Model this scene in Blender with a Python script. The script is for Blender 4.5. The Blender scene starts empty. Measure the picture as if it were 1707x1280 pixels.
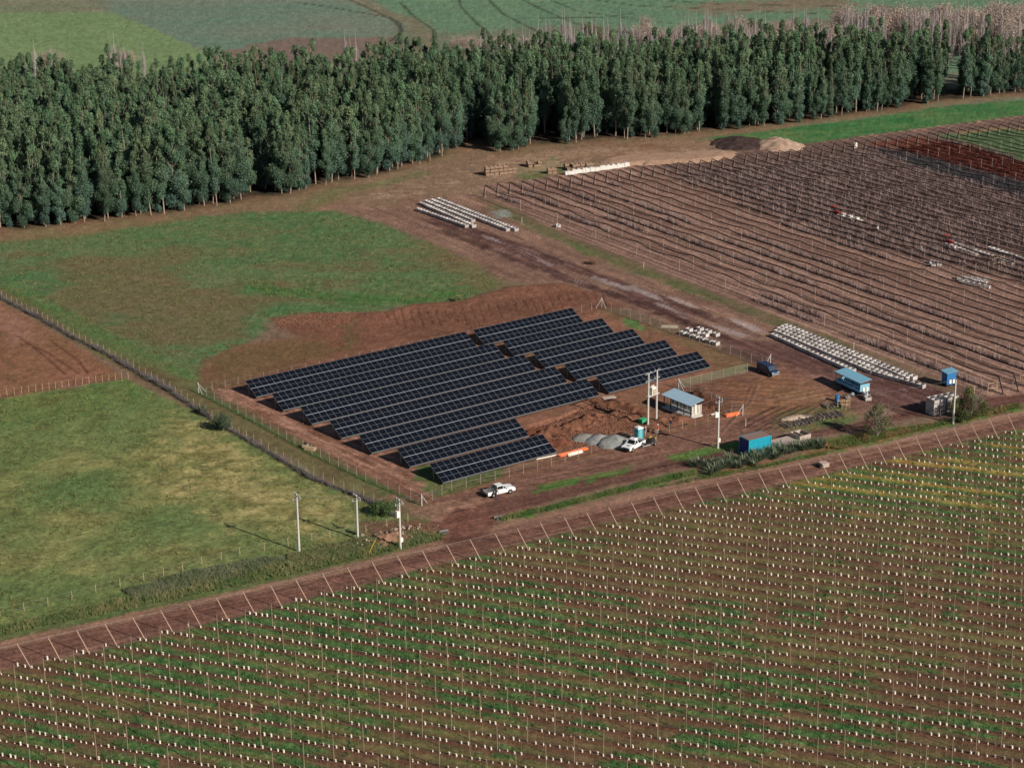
import bpy, math, random
import numpy as np
from mathutils import Vector, Matrix
random.seed(7)
rng = np.random.default_rng(11)
R = math.radians
scene = bpy.context.scene
# ------------------------------------------------------------------ camera
PITCH, ROLL, CAMH, FPX = R(19.396), R(-0.41), 131.594, 3452.0
_f = np.array([0, math.cos(PITCH), -math.sin(PITCH)]); _u = np.array([0, math.sin(PITCH), math.cos(PITCH)])
_cr, _sr = math.cos(ROLL), math.sin(ROLL)
RI = np.array([_cr, 0, 0]) + _u * _sr
DN = np.array([_sr, 0, 0]) - _u * _cr
cam_d = bpy.data.cameras.new("camera"); cam = bpy.data.objects.new("camera", cam_d)
scene.collection.objects.link(cam); scene.camera = cam
cam.matrix_world = Matrix(((RI[0], -DN[0], -_f[0], 0), (RI[1], -DN[1], -_f[1], 0), (RI[2], -DN[2], -_f[2], CAMH), (0, 0, 0, 1)))
cam_d.sensor_width = 36; cam_d.lens = 36 * FPX / 1707; cam_d.clip_start = 1; cam_d.clip_end = 9000
# ------------------------------------------------------------------ sky, sun
SUN_AZ, SUN_EL = R(-40.4), R(29.5)           # direction towards the sun in the XY plane
w = bpy.data.worlds.new("World"); scene.world = w; w.use_nodes = True
nt = w.node_tree; nt.nodes.clear()
sky = nt.nodes.new("ShaderNodeTexSky"); sky.sky_type = 'NISHITA'; sky.sun_disc = False
sky.sun_elevation = SUN_EL; sky.sun_rotation = R(90) - SUN_AZ; sky.altitude = 200; sky.dust_density = 0.25; sky.air_density = 0.9
bg = nt.nodes.new("ShaderNodeBackground"); bg.inputs[1].default_value = 0.05
wo = nt.nodes.new("ShaderNodeOutputWorld")
nt.links.new(sky.outputs[0], bg.inputs[0]); nt.links.new(bg.outputs[0], wo.inputs[0])
sun_d = bpy.data.lights.new("sun", 'SUN'); sun_d.energy = 5.0; sun_d.angle = R(0.53); sun_d.color = (1.0, 0.93, 0.84)
sun = bpy.data.objects.new("sun", sun_d); scene.collection.objects.link(sun)
sv = Vector((math.cos(SUN_AZ) * math.cos(SUN_EL), math.sin(SUN_AZ) * math.cos(SUN_EL), math.sin(SUN_EL)))
sun.rotation_euler = sv.to_track_quat('Z', 'Y').to_euler(); sun.location = (100, 100, 300)
scene.view_settings.view_transform = 'Standard'; scene.view_settings.look = 'None'
scene.view_settings.exposure = 0.12; scene.view_settings.gamma = 1.0
scene.render.engine = 'CYCLES'
# ------------------------------------------------------------------ survey helpers
def G(x, y, z=0.0):
    d = _f * FPX + RI * (x - 853.5) + DN * (y - 640.0)
    t = (z - CAMH) / d[2]
    return (d[0] * t, d[1] * t)
def PXY(X, Y):
    X = np.asarray(X, float); Y = np.asarray(Y, float)
    dd = Y * _f[1] - CAMH * _f[2]
    return (853.5 + FPX * (X * RI[0] + Y * RI[1] - CAMH * RI[2]) / dd, 640 + FPX * (X * DN[0] + Y * DN[1] - CAMH * DN[2]) / dd)
def GP(pts, z=0.0): return np.array([G(a, b, z) for a, b in pts])
ROW_A = math.atan2(-0.345, 0.9386)            # planting direction of the young orchard
def lin(c):
    c = np.asarray(c, float) / 255.0
    return np.where(c <= 0.04045, c / 12.92, ((c + 0.055) / 1.055) ** 2.4)
KALB = 1.25
def A(r, g, b):
    m = (r + g + b) / 3.0; k = 0.84 if g > r + 6 else 0.94       # survey colours toned to the muted look of winter pasture and earth
    if r >= g: return tuple(lin((m + (r - m) * k, m + (g - m) * k + 0.8, m + (b - m) * k - 1.0)) * KALB)
    return tuple(lin((m + (r - m) * k, m + (g - m) * k + 1, m + (b - m) * k - 3)) * KALB)
# ------------------------------------------------------------------ noise
def _hash(ix, iy, s):
    h = (ix.astype(np.int64) * 374761393 + iy.astype(np.int64) * 668265263 + s * 974634777) & 0xFFFFFFFF
    h = ((h ^ (h >> 13)) * 1274126177) & 0xFFFFFFFF
    h = (h ^ (h >> 16)) * 2246822519 & 0xFFFFFFFF
    return ((h ^ (h >> 15)) & 0xFFFFFF) / float(0xFFFFFF)
def vn(x, y, s=0):
    ix = np.floor(x); iy = np.floor(y); fx = x - ix; fy = y - iy
    fx = fx * fx * (3 - 2 * fx); fy = fy * fy * (3 - 2 * fy)
    a = _hash(ix, iy, s); b = _hash(ix + 1, iy, s); c = _hash(ix, iy + 1, s); d = _hash(ix + 1, iy + 1, s)
    return (a * (1 - fx) + b * fx) * (1 - fy) + (c * (1 - fx) + d * fx) * fy
def fbm(x, y, o=3, s=0):
    t = 0; a = 1; n = 0
    for i in range(o):
        t = t + a * vn(x + 17.3 * i, y - 9.1 * i, s + i * 31); n += a; a *= 0.55; x = x * 2.03; y = y * 2.03
    return t / n
def sstep(a, b, x):
    t = np.clip((x - a) / (b - a), 0, 1); return t * t * (3 - 2 * t)
def polysd(px, py, poly):
    """signed distance, negative inside"""
    d2 = np.full(px.shape, 1e18); ins = np.zeros(px.shape, bool); n = len(poly)
    for i in range(n):
        x0, y0 = poly[i]; x1, y1 = poly[(i + 1) % n]; ex, ey = x1 - x0, y1 - y0
        t = np.clip(((px - x0) * ex + (py - y0) * ey) / (ex * ex + ey * ey + 1e-12), 0, 1)
        d2 = np.minimum(d2, (px - x0 - ex * t) ** 2 + (py - y0 - ey * t) ** 2)
        c = ((y0 > py) != (y1 > py)) & (px < (x1 - x0) * (py - y0) / ((y1 - y0) + 1e-12) + x0)
        ins ^= c
    return np.where(ins, -1, 1) * np.sqrt(d2)
def linesd(px, py, pts):
    d2 = np.full(px.shape, 1e18)
    for i in range(len(pts) - 1):
        x0, y0 = pts[i]; x1, y1 = pts[i + 1]; ex, ey = x1 - x0, y1 - y0
        t = np.clip(((px - x0) * ex + (py - y0) * ey) / (ex * ex + ey * ey + 1e-12), 0, 1)
        d2 = np.minimum(d2, (px - x0 - ex * t) ** 2 + (py - y0 - ey * t) ** 2)
    return np.sqrt(d2)
# ------------------------------------------------------------------ surveyed outlines (image survey -> ground plane)
PL = dict(
 forest=[(-420, 450), (-200, 418), (0, 390), (150, 374), (300, 356), (400, 340), (500, 326), (560, 306), (640, 296), (740, 264), (765, 250), (800, 238), (830, 262), (900, 244), (965, 240), (1060, 234),
         (1130, 227), (1250, 216), (1350, 204), (1420, 194), (1500, 186), (1560, 172), (1707, 158), (1900, 145), (2300, 120), (2300, 118), (1707, 148), (1500, 149), (1300, 151), (1000, 160), (700, 177), (400, 193), (0, 206), (-420, 224)],
 upper=[(-400, 455), (-200, 428), (0, 402), (150, 388), (330, 362), (430, 352), (560, 350), (640, 372), (720, 405), (790, 438), (835, 470), (815, 492), (760, 502), (690, 508), (640, 520), (600, 521),
        (470, 527), (400, 575), (345, 600), (330, 645), (215, 608), (0, 482), (-400, 300)],
 scrape=[(452, 532), (520, 521), (600, 521), (640, 522), (690, 509), (770, 503), (850, 480), (940, 474), (1005, 488), (1040, 512), (1003, 518), (800, 560), (405, 640), (325, 648), (345, 602), (400, 576), (500, 562), (470, 548)],
 ploughed=[(-400, 280), (0, 500), (110, 566), (212, 630), (0, 664), (-400, 735)],
 pasture=[(-400, 738), (0, 664), (212, 632), (330, 690), (450, 752), (600, 832), (700, 872), (735, 893), (690, 910), (500, 952), (250, 1000), (0, 1060), (-400, 1160)],
 strip=[(-400, 250), (0, 478), (215, 600), (330, 640), (400, 688), (705, 842), (720, 862), (715, 880), (600, 828), (450, 748), (330, 686), (110, 562), (0, 497), (-400, 276)],
 road=[(-500, 1190), (0, 1072), (250, 1017), (480, 967), (690, 915), (740, 897), (790, 884), (850, 872), (1000, 838), (1200, 793), (1400, 753), (1590, 711), (1707, 683), (2100, 590), (2200, 610), (1707, 712), (1600, 736), (1400, 784),
       (1200, 828), (1000, 872), (800, 922), (600, 974), (400, 1026), (200, 1074), (0, 1118), (-500, 1250)],
 service=[(722, 868), (745, 835), (800, 822), (850, 828), (900, 812), (1000, 790), (1150, 762), (1240, 735), (1330, 722), (1430, 705), (1500, 690), (1560, 668), (1700, 640), (2000, 590), (2000, 615), (1707, 668), (1540, 692), (1430, 716), (1330, 735), (1240, 752),
          (1150, 778), (1000, 812), (900, 842), (835, 862), (820, 880), (800, 900), (740, 905), (735, 890)],
 track=[(560, 350), (640, 345), (690, 330), (790, 322), (880, 372), (1000, 440), (1130, 480), (1250, 522), (1400, 580), (1560, 630), (1700, 645), (1560, 690), (1480, 700), (1400, 650), (1290, 605), (1200, 575), (1080, 530), (1010, 505), (960, 474), (850, 470), (780, 430), (640, 372)],
 berry=[(790, 312), (1600, 206), (2300, 115), (2300, 570), (1740, 655), (1640, 662), (1546, 622), (1374, 556), (1130, 463), (953, 396), (860, 350)],
 bright=[(1120, 236), (1250, 222), (1420, 200), (1560, 180), (1707, 166), (2300, 115), (2300, 140), (1720, 212), (1600, 210), (1500, 220), (1440, 232), (1345, 246), (1300, 240), (1240, 232)],
 dark_heap=[(1185, 236), (1240, 224), (1300, 228), (1300, 242), (1180, 248)],
 yard=[(330, 652), (1003, 513), (1140, 560), (1270, 612), (1240, 690), (1150, 716), (990, 760), (700, 842)],
 orchard=[(-500, 1262), (0, 1120), (200, 1076), (400, 1028), (600, 976), (800, 924), (1000, 874), (1200, 830), (1400, 786), (1600, 738), (1707, 714), (2200, 620), (2400, 2500), (-1500, 2500)],
)
PLW = {k: GP(v) for k, v in PL.items()}
# ------------------------------------------------------------------ ground sheet
def img_D(y):                                   # distance on the ground for an image row (centre column)
    return G(853.5, y)[1]
rows_y = np.concatenate([np.linspace(1335, -25, 660)])
Ds = np.array([img_D(y) for y in rows_y])
Ds = np.concatenate([np.linspace(2, Ds[0], 22)[:-1], Ds, Ds[-1] + (np.linspace(0, 1, 26)[1:] ** 2.2) * 3500])
half = R(15.6); ncol = 920
ang = np.linspace(-half, half, ncol)
side = half + (np.linspace(0, 1, 34)[1:] ** 1.7) * (math.pi - half)
ang = np.concatenate([-side[::-1], ang, side])
AA, DD = np.meshgrid(ang, Ds)
# rings are straight lines inside the survey cone, circles outside
rad = np.where(np.abs(AA) < half, DD / np.cos(AA), DD / math.cos(half))
GX = (rad * np.sin(AA)); GY = (rad * np.cos(AA))
nr, nc = GX.shape
X = GX.ravel(); Y = GY.ravel()
U, V = PXY(X, np.where(Y > 60, Y, 60))
insight = (Y > 150) & (np.abs(np.arctan2(X, Y)) < R(22)) & (Y < 1300)
Z = np.zeros_like(X)
col = np.empty((X.size, 3)); wet = np.zeros_like(X)
col[:] = A(118, 94, 78)
n1 = fbm(X / 14, Y / 14, 4, 1); n2 = fbm(X / 4, Y / 4, 3, 5); n3 = fbm(X / 1.3, Y / 1.3, 2, 9); n4 = vn(X / 0.45, Y / 0.45, 77)
nbig = fbm(X / 45, Y / 45, 3, 21)
def mixc(mask, c):
    m = np.clip(mask, 0, 1)[:, None]
    col[:] = col * (1 - m) + np.asarray(c) * m
def streak(a, L, Wd, o, s):                    # noise stretched along direction a
    c, q = math.cos(a), math.sin(a)
    return fbm((X * c + Y * q) / L, (-X * q + Y * c) / Wd, o, s)
def sd(name): return polysd(X, Y, PLW[name])
def pm(pts, soft=1.0, warp=1.5, s=3):
    """soft, ragged mask of a surveyed polygon"""
    d = polysd(X, Y, GP(pts))
    return sstep(soft, -soft, d + (fbm(X / 3.0, Y / 3.0, 3, s) - 0.5) * 2 * warp)
def lm(pts, wd, soft=0.3, warp=0.3, s=3):
    d = linesd(X, Y, GP(pts))
    return sstep(wd + soft, wd - soft, d + (fbm(X / 2.0, Y / 2.0, 2, s) - 0.5) * 2 * warp)
def vc(c1, c2, n):
    n = np.clip(n, 0, 1)[:, None]; return np.asarray(c1) * (1 - n) + np.asarray(c2) * n
S = {k: sd(k) for k in PLW}
wob = (n2 - 0.5) * 2
def M(k, soft=0.8, warp=1.0): return sstep(soft, -soft, S[k] + wob * warp)
# far country beyond the wood
far = (V < 212) & (Y > 480)
mixc(far * 1.0, vc(A(98, 110, 88), A(112, 104, 92), n1))
far_m = (V < 215) * 1.0
green_far = vc(A(84, 116, 92), A(98, 124, 96), n1)
mixc(pm([(600, -200), (560, -40), (640, 20), (705, 60), (700, 130), (1500, 130), (2300, 60), (2300, -300), (600, -300)], 2, 4) * far_m, green_far)
mixc(pm([(180, 20), (150, -60), (560, -60), (660, 40), (640, 75), (380, 85), (345, 86), (215, 32)], 1.5, 3) * far_m, vc(A(92, 116, 100), A(112, 112, 98), fbm(X / 60, Y / 25, 3, 4) * 1.6 - .3))
mixc(pm([(350, 92), (480, 64), (660, 62), (700, 130), (350, 130)], 2, 4) * far_m, A(112, 94, 84))
mixc(pm([(-500, 22), (180, 20), (215, 32), (345, 88), (350, 240), (-500, 240)], 1.0, 2) * far_m, vc(A(100, 124, 80), A(112, 132, 88), n1))
mixc(pm([(-500, -300), (560, -300), (560, -40), (150, -60), (150, 5), (180, 20), (-500, 22)], 3, 6) * far_m, vc(A(104, 112, 84), A(126, 112, 98), fbm(X / 30, Y / 12, 3, 8) * 1.8 - .4))
for c, e in (([(700, 60), (700, 130), (900, 130), (1130, 80), (980, 40)], A(108, 100, 86)), ([(1090, 55), (1500, 20), (1700, 20), (1700, 90), (1090, 110)], A(112, 92, 80)), ([(1130, 10), (1400, -10), (1420, 12), (1180, 26)], A(124, 94, 78))):
    mixc(pm(c, 6, 14) * far_m * 0.7, e)
mixc(lm([(575, -30), (600, 2), (640, 22), (690, 38), (715, 62), (690, 90)], 4, 3, 3) * far_m, vc(A(92, 92, 70), A(130, 116, 98), n2))
for l in ([(668, 5), (690, 28), (722, 50), (728, 80)], [(765, 0), (768, 12), (800, 45), (830, 70)], [(810, -5), (840, 25), (900, 55), (940, 72)], [(862, -5), (900, 15), (960, 40), (1100, 70)], [(905, -5), (960, 18), (1080, 35), (1300, 60)],
          [(960, -5), (1060, 10), (1250, 18), (1500, 30)], [(1030, -5), (1200, 8), (1500, 12)], [(1060, 22), (1000, 30), (860, 30)], [(500, 5), (560, 14), (650, 30), (672, 52), (650, 70)], [(560, -10), (610, 12), (668, 40), (668, 60)]):
    mixc(lm(l, 0.55, 0.7, 0.5) * far_m * 0.9, A(56, 62, 52))
# forest floor
mixc(M('forest', 1.5, 1.5), vc(A(70, 54, 44), A(44, 42, 34), n2))
fe = linesd(X, Y, PLW['forest'][:24])
mixc(sstep(7, 1, fe + wob * 3) * (V > 130) * 0.75, vc(A(132, 94, 76), A(110, 100, 70), n2))
# bright meadow, upper right
mixc(M('bright', 1.0, 1.5), vc(A(50, 104, 58), A(88, 116, 68), fbm(X / 9, Y / 4, 4, 31) * 1.7 - .45))
mixc(pm([(1325, 246), (1450, 232), (1600, 210), (1720, 212), (1800, 205), (1800, 225), (1600, 222), (1480, 240), (1330, 252)], 1, 1.5), A(124, 96, 72))
# upper left field
mixc(M('upper', 1.6, 3.2), vc(A(70, 106, 64), A(94, 106, 72), n1 * 1.8 - .5))
brn = fbm(X / 22, Y / 13, 4, 41)
mixc(M('upper') * sstep(0.50, 0.72, brn + 0.16 * sstep(520, 200, U) * sstep(400, 470, V) - 0.14 * sstep(430, 360, V)) * 0.85, vc(A(112, 88, 68), A(94, 90, 60), n2))
mixc(M('upper') * pm([(120, 395), (360, 352), (560, 352), (680, 392), (820, 470), (800, 492), (640, 512), (560, 520), (450, 480), (330, 430), (160, 420)], 6, 10) * sstep(.36, .66, n2 * .35 + n1 * .4 + n3 * .25) * 0.75, vc(A(62, 104, 58), A(96, 110, 68), n3))
mixc(lm([(420, 478), (560, 498), (700, 500), (830, 472)], 3.0, 2, 2) * M('upper') * .7, A(56, 104, 48))
mixc(lm([(0, 478), (120, 540), (250, 605), (330, 640)], 3.2, 2.2, 2) * .8, A(74, 108, 56))
mixc(M('upper') * sstep(.5, .75, streak(R(-20), 7, 1.4, 4, 311)) * .4, vc(A(116, 92, 72), A(104, 108, 76), n2))
mixc(pm([(690, 392), (760, 410), (835, 452), (850, 480), (800, 492), (770, 470), (740, 440)], 3, 6) * .7, vc(A(118, 88, 68), A(96, 96, 60), n2))
mixc(pm([(330, 352), (500, 330), (640, 300), (700, 330), (640, 362), (560, 352), (430, 352)], 2, 3), vc(A(128, 98, 80), A(108, 100, 66), n1 * 1.6 - .4))
mixc(pm([(-300, 420), (0, 392), (300, 360), (330, 364), (150, 392), (0, 406), (-300, 440)], 1, 2) * .7, vc(A(134, 96, 76), A(96, 104, 62), n2))
# rough ground between wood and track
mixc(pm([(560, 312), (760, 262), (830, 262), (1130, 230), (1240, 236), (1330, 250), (1300, 256), (800, 320), (690, 334), (600, 346)], 2, 3), vc(A(134, 108, 88), A(112, 88, 72), n1 * 1.5 - .2))
mixc(pm([(820, 262), (1120, 232), (1200, 238), (1100, 262), (1000, 262), (830, 278)], 2, 3) * .8, vc(A(146, 118, 96), A(120, 84, 64), fbm(X / 8, Y / 4, 3, 15) * 1.8 - .5))
mixc(pm([(840, 285), (930, 262), (960, 284), (880, 305)], 2, 4) * .8, vc(A(104, 100, 66), A(70, 104, 52), n2))
mixc(lm([(505, 348), (560, 318), (620, 310), (700, 290)], 3, 2, 2) * .5, A(86, 102, 56))
# track by the orchard of trellised berries
mixc(M('track', 1.8, 2.6), vc(A(138, 106, 90), A(114, 84, 72), n1 * 1.5 - .2))
trk = fbm(X * .8 / 5 + Y * .6 / 5, (-X * .6 + Y * .8) / 1.0 * .0 + (X * .55 + Y * .83) / 3.2, 4, 51)
TRA = R(-58)
tr = streak(TRA, 26, 2.6, 4, 51)
tcore = lm([(730, 372), (800, 392), (880, 425), (960, 455), (1060, 497), (1160, 533), (1260, 575), (1370, 605), (1480, 640), (1600, 668)], 4.5, 4, 3)
mixc(tcore * sstep(.34, .56, tr) * .95, vc(A(76, 50, 48), A(98, 68, 64), n3))
mixc(lm([(740, 385), (850, 430), (960, 470), (1090, 515), (1200, 560)], 1.3, 1.2, 1.5) * .8, A(70, 46, 44)); mixc(lm([(780, 378), (880, 415), (1000, 458), (1130, 508), (1260, 560)], 1.0, .9, 1.2) * .75, A(74, 48, 46))
mixc(lm([(1270, 590), (1400, 640), (1520, 660), (1640, 668)], 9, 4, 3) * .8, vc(A(92, 62, 58), A(80, 52, 52), n2))
for p, rr in (((1010, 470), 2.2), ((1085, 492), 2.8), ((1110, 512), 2), ((1245, 543), 2.6), ((1215, 552), 2), ((1035, 478), 2), ((1140, 505), 2.2), ((820, 398), 2.0), ((905, 436), 1.8)):
    g = G(*p); c, q = math.cos(TRA), math.sin(TRA)
    l1 = ((X - g[0]) * c + (Y - g[1]) * q) / (rr * 2.8); l2 = (-(X - g[0]) * q + (Y - g[1]) * c) / (rr * .55)
    m = sstep(1.0, .55, np.sqrt(l1 ** 2 + l2 ** 2) + (n3 - .5) * 1.2 + (tr - .5) * 1.2)
    mixc(m * .85, A(152, 132, 128)); wet = np.maximum(wet, m * .6)  # puddles: pale sky reflection mixed into the colour, with a smoother wet surface
mixc(lm([(830, 345), (870, 368), (960, 408), (1060, 448), (1180, 492), (1300, 538), (1400, 578)], 1.7, 1.2, 2.2, 6) * sstep(.3, .55, n1) , vc(A(60, 96, 50), A(102, 94, 62), n2))
mixc(pm([(790, 322), (900, 370), (1130, 465), (1374, 558), (1640, 664), (1600, 662), (1400, 585), (1130, 480), (900, 385), (800, 335)], 1, 1) * .6, vc(A(92, 84, 58), A(110, 88, 70), n2))
mixc(pm([(818, 352), (846, 350), (856, 362), (828, 364)], .5, .6) * .9, A(126, 126, 118))
# scraped bank and solar compound
mixc(M('yard', .8, .8), vc(A(132, 88, 72), A(112, 82, 62), n1 * 1.6 - .3))
mixc(pm([(330, 650), (420, 640), (560, 700), (660, 760), (740, 820), (700, 838), (600, 780), (450, 705)], 1, 1.5), vc(A(158, 116, 98), A(104, 68, 54), streak(R(-50), 8, .8, 3, 61) * 2.2 - .6))
mixc(pm([(980, 512), (1010, 512), (1270, 610), (1200, 630), (1185, 600), (1100, 555), (1020, 530)], 1.2, 1.5), vc(A(116, 82, 62), A(108, 92, 66), n1 * 1.5 - .2))
mixc(pm([(700, 775), (840, 770), (830, 800), (728, 832), (690, 800)], .8, 1.5) * .85, vc(A(62, 98, 48), A(96, 96, 56), n2 * 1.4 - .2))
mixc(M('scrape', 1.2, 1.6), vc(A(122, 80, 64), A(100, 68, 54), n1 * 1.6 - .3))
mixc(pm([(325, 650), (345, 600), (400, 576), (520, 560), (570, 585), (430, 632), (400, 645)], 3, 4) * .85, vc(A(98, 84, 54), A(112, 78, 58), n1 * 1.5 - .2))
mixc(pm([(570, 545), (590, 528), (600, 560), (585, 590), (570, 580)], 1, 2) * .8, vc(A(78, 88, 46), A(104, 76, 56), n2))
mixc(pm([(452, 530), (520, 522), (560, 524), (540, 545), (470, 545)], .6, 1) * .95, vc(A(146, 106, 86), A(84, 54, 42), n4))
mixc(pm([(1040, 530), (1065, 535), (1075, 552), (1045, 545)], .5, 1.0) * .8, A(70, 112, 58))
for l in ([(330, 655), (450, 722), (560, 782), (690, 842)],):
    mixc(lm(l, .9, .5, .5), vc(A(70, 110, 60), A(96, 120, 76), n2)); mixc(lm([(a - 6, b + 4) for a, b in l], .35, .3, .2), A(44, 70, 36))
for k in range(26):
    u0 = 640 + k * 14.5; v0 = 520 - max(0, (k - 6)) * 2.0; mixc(lm([(u0, v0), (u0 + 9, v0 + 14 + (k * 7) % 16)], .16, .14, .1) * .75, A(70, 42, 34))
for k in range(14):
    u0 = 760 + k * 30; mixc(lm([(u0, 812 - k * 7.4), (u0 + 60, 797 - k * 7.4)], .2, .2, .25) * .5, A(84, 56, 48))
# yard right of the compound
mixc(pm([(1133, 648), (1260, 612), (1300, 600), (1400, 640), (1450, 690), (1300, 715), (1240, 735), (1100, 770), (1000, 790), (850, 826), (740, 842), (700, 845), (735, 828), (990, 762), (1237, 692)], 1.2, 1.5),
     vc(A(122, 86, 74), A(106, 74, 62), streak(R(28), 14, 1.8, 3, 71) * 1.7 - .35))
mixc(pm([(1190, 640), (1300, 625), (1400, 660), (1350, 690), (1220, 690)], 3, 5) * .8, vc(A(126, 82, 62), A(128, 98, 70), n1 * 1.5 - .2))
mixc(pm([(1300, 690), (1390, 672), (1440, 690), (1420, 706), (1330, 722), (1280, 716)], 1, 2) * .8, vc(A(66, 98, 46), A(120, 98, 70), n2 * 1.5 - .25))
for k in range(9):
    x0 = 1215 + k * 9; mixc(lm([(x0, 712 + k % 3 * 3), (x0 + 50, 690 - k % 2 * 4), (x0 + 75, 680 - k % 2 * 4)], .22, .15, .1) * .7, A(70, 44, 40))
# strip along the brush hedge
mixc(M('strip', .8, .8), vc(A(104, 96, 64), A(92, 76, 54), n1 * 1.6 - .3))
mixc(lm([(0, 476), (120, 543), (330, 650), (500, 740), (700, 850)], 1.2, .8, 1.2) * .6, vc(A(78, 104, 56), A(104, 84, 62), n1))
mixc(pm([(600, 805), (700, 842), (740, 842), (740, 870), (720, 880), (640, 850)], 1, 1.5) * .8, vc(A(70, 94, 48), A(122, 88, 74), n2 * 1.6 - .3))
# ploughed plot
plo = streak(R(-52), 9, .9, 3, 81)
mixc(M('ploughed', .6, .5), vc(A(132, 88, 70), A(112, 84, 56), (n1 * .6 + plo * .5) * 1.6 - .4))
mixc(M('ploughed') * pm([(0, 500), (60, 535), (70, 570), (0, 570)], 3, 5) * .7, A(142, 102, 88))
for l in ([(45, 572), (80, 588), (130, 622)], [(82, 566), (130, 600), (146, 622)], [(30, 560), (70, 590), (110, 625)]):
    mixc(lm(l, .25, .2, .15) * .8, A(84, 52, 42))
# pasture
mixc(M('pasture', .8, .8), vc(A(88, 110, 62), A(114, 118, 72), n1 * 1.8 - .45))
straw = pm([(310, 700), (450, 775), (600, 850), (560, 890), (440, 880), (350, 850), (300, 790), (280, 730)], 9, 9)
mixc(M('pasture') * np.clip(straw * .9 + sstep(.52, .7, n1) * .3, 0, 1), vc(A(164, 148, 98), A(104, 98, 56), fbm(X / 2.2, Y / 1.5, 3, 91) * 2 - .6))
mixc(M('pasture') * pm([(0, 664), (212, 632), (260, 655), (150, 690), (0, 710)], 3, 3) * .75, vc(A(70, 108, 52), A(104, 112, 62), n2))
mixc(M('pasture') * sstep(.62, .75, n2) * .4, A(84, 78, 44))
mixc(lm([(0, 828), (120, 800), (240, 775)], .5, .8, .6) * .5, A(70, 88, 46))
# road verges
vg = pm([(-300, 1130), (0, 1040), (230, 985), (480, 925), (660, 880), (740, 885), (742, 895), (690, 912), (480, 966), (250, 1016), (0, 1070), (-300, 1150)], 1, 1.5)
mixc(vg * .9, vc(A(70, 94, 52), A(104, 104, 66), n2 * 1.5 - .25))
mixc(lm([(0, 1066), (250, 1012), (480, 962), (690, 910), (735, 897)], .7, .5, .8) * .8, vc(A(58, 102, 46), A(110, 90, 66), n1 * 1.6 - .4))
mixc(pm([(600, 868), (700, 866), (730, 880), (690, 900), (620, 905)], 1, 1.5) * .9, vc(A(120, 84, 70), A(92, 66, 54), n3))
# main earth road
rd = M('road', .5, .35)
rup0 = linesd(X, Y, GP([(-500, 1190), (0, 1076), (250, 1021), (480, 971), (690, 919), (850, 874), (1000, 840), (1200, 795), (1400, 756), (1590, 714), (1707, 686), (2100, 593)]))
alongR = streak(R(29.3), 30, .8, 3, 95)
mixc(rd, vc(A(120, 82, 70), A(102, 70, 60), n1 * 1.4 - .2))
mixc(rd * sstep(.35, .7, alongR) * .55, A(142, 104, 88)); mixc(rd * sstep(1150, 1500, U) * .5, A(150, 112, 94))
for off in (1.9, 3.3, 6.0, 7.4):
    mixc(rd * sstep(.5, .15, np.abs(rup0 - off) + wob * .25) * .4, A(88, 56, 48))
rup = linesd(X, Y, GP([(-500, 1190), (0, 1076), (250, 1021), (480, 971), (690, 919), (850, 874), (1000, 840), (1200, 795), (1400, 756), (1590, 714), (1707, 686), (2100, 593)]))
mixc(sstep(1.7, .6, rup + wob * .6) * .85, vc(A(146, 112, 94), A(126, 92, 76), n3))
mixc(rd * sstep(1.5, .7, np.abs(rup - 4.2) + wob * .3) * .55, A(94, 58, 50))
# service road
sv_ = M('service', .8, .7)
mixc(sv_, vc(A(100, 66, 58), A(84, 56, 50), n1 * 1.5 - .2))
mixc(sv_ * sstep(.45, .7, streak(R(27), 20, .7, 3, 97)) * .5, A(120, 86, 74))
mixc(pm([(722, 868), (740, 838), (800, 826), (830, 860), (800, 890), (745, 900)], 2, 2) * .8, vc(A(128, 84, 72), A(100, 62, 52), streak(R(80), 5, .8, 3, 99) * 1.6 - .3))
mixc(pm([(640, 815), (705, 845), (745, 840), (800, 826), (830, 835), (760, 850), (730, 868), (700, 862)], 1, 2) * .75, vc(A(156, 120, 100), A(120, 86, 72), streak(R(-50), 4, .6, 3, 315) * 1.8 - .4))
mixc(pm([(560, 345), (700, 300), (1000, 256), (1200, 240), (1160, 250), (900, 285), (700, 325)], 2, 4) * sstep(.45, .6, n1) * .6, A(152, 124, 104))
# verges right
gv = vc(A(60, 100, 42), A(92, 106, 54), n2 * 1.5 - .3)
for pts in ([(828, 864), (900, 846), (1000, 822), (1080, 800), (1160, 782), (1165, 792), (1080, 812), (960, 842), (880, 862), (838, 870)], [(880, 812), (960, 796), (1050, 778), (1052, 786), (960, 806), (890, 820)],
            [(1110, 762), (1180, 742), (1235, 735), (1240, 745), (1180, 760), (1120, 770)], [(1170, 790), (1240, 778), (1400, 742), (1590, 702), (1590, 710), (1400, 752), (1240, 786), (1170, 796)],
            [(1350, 740), (1460, 716), (1545, 706), (1545, 716), (1420, 742), (1350, 752)], [(1590, 700), (1620, 694), (1760, 662), (1760, 668), (1600, 708)]):
    mixc(pm(pts, .7, 1.3, 19) * sstep(.30, .48, n2 * .6 + n3 * .4), gv)
mixc(pm([(1180, 780), (1390, 745), (1460, 728), (1600, 698), (1760, 655), (1760, 662), (1600, 706), (1400, 750), (1200, 790)], .5, .8) * sstep(.4, .6, n2) * .8, A(130, 92, 66))
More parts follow.
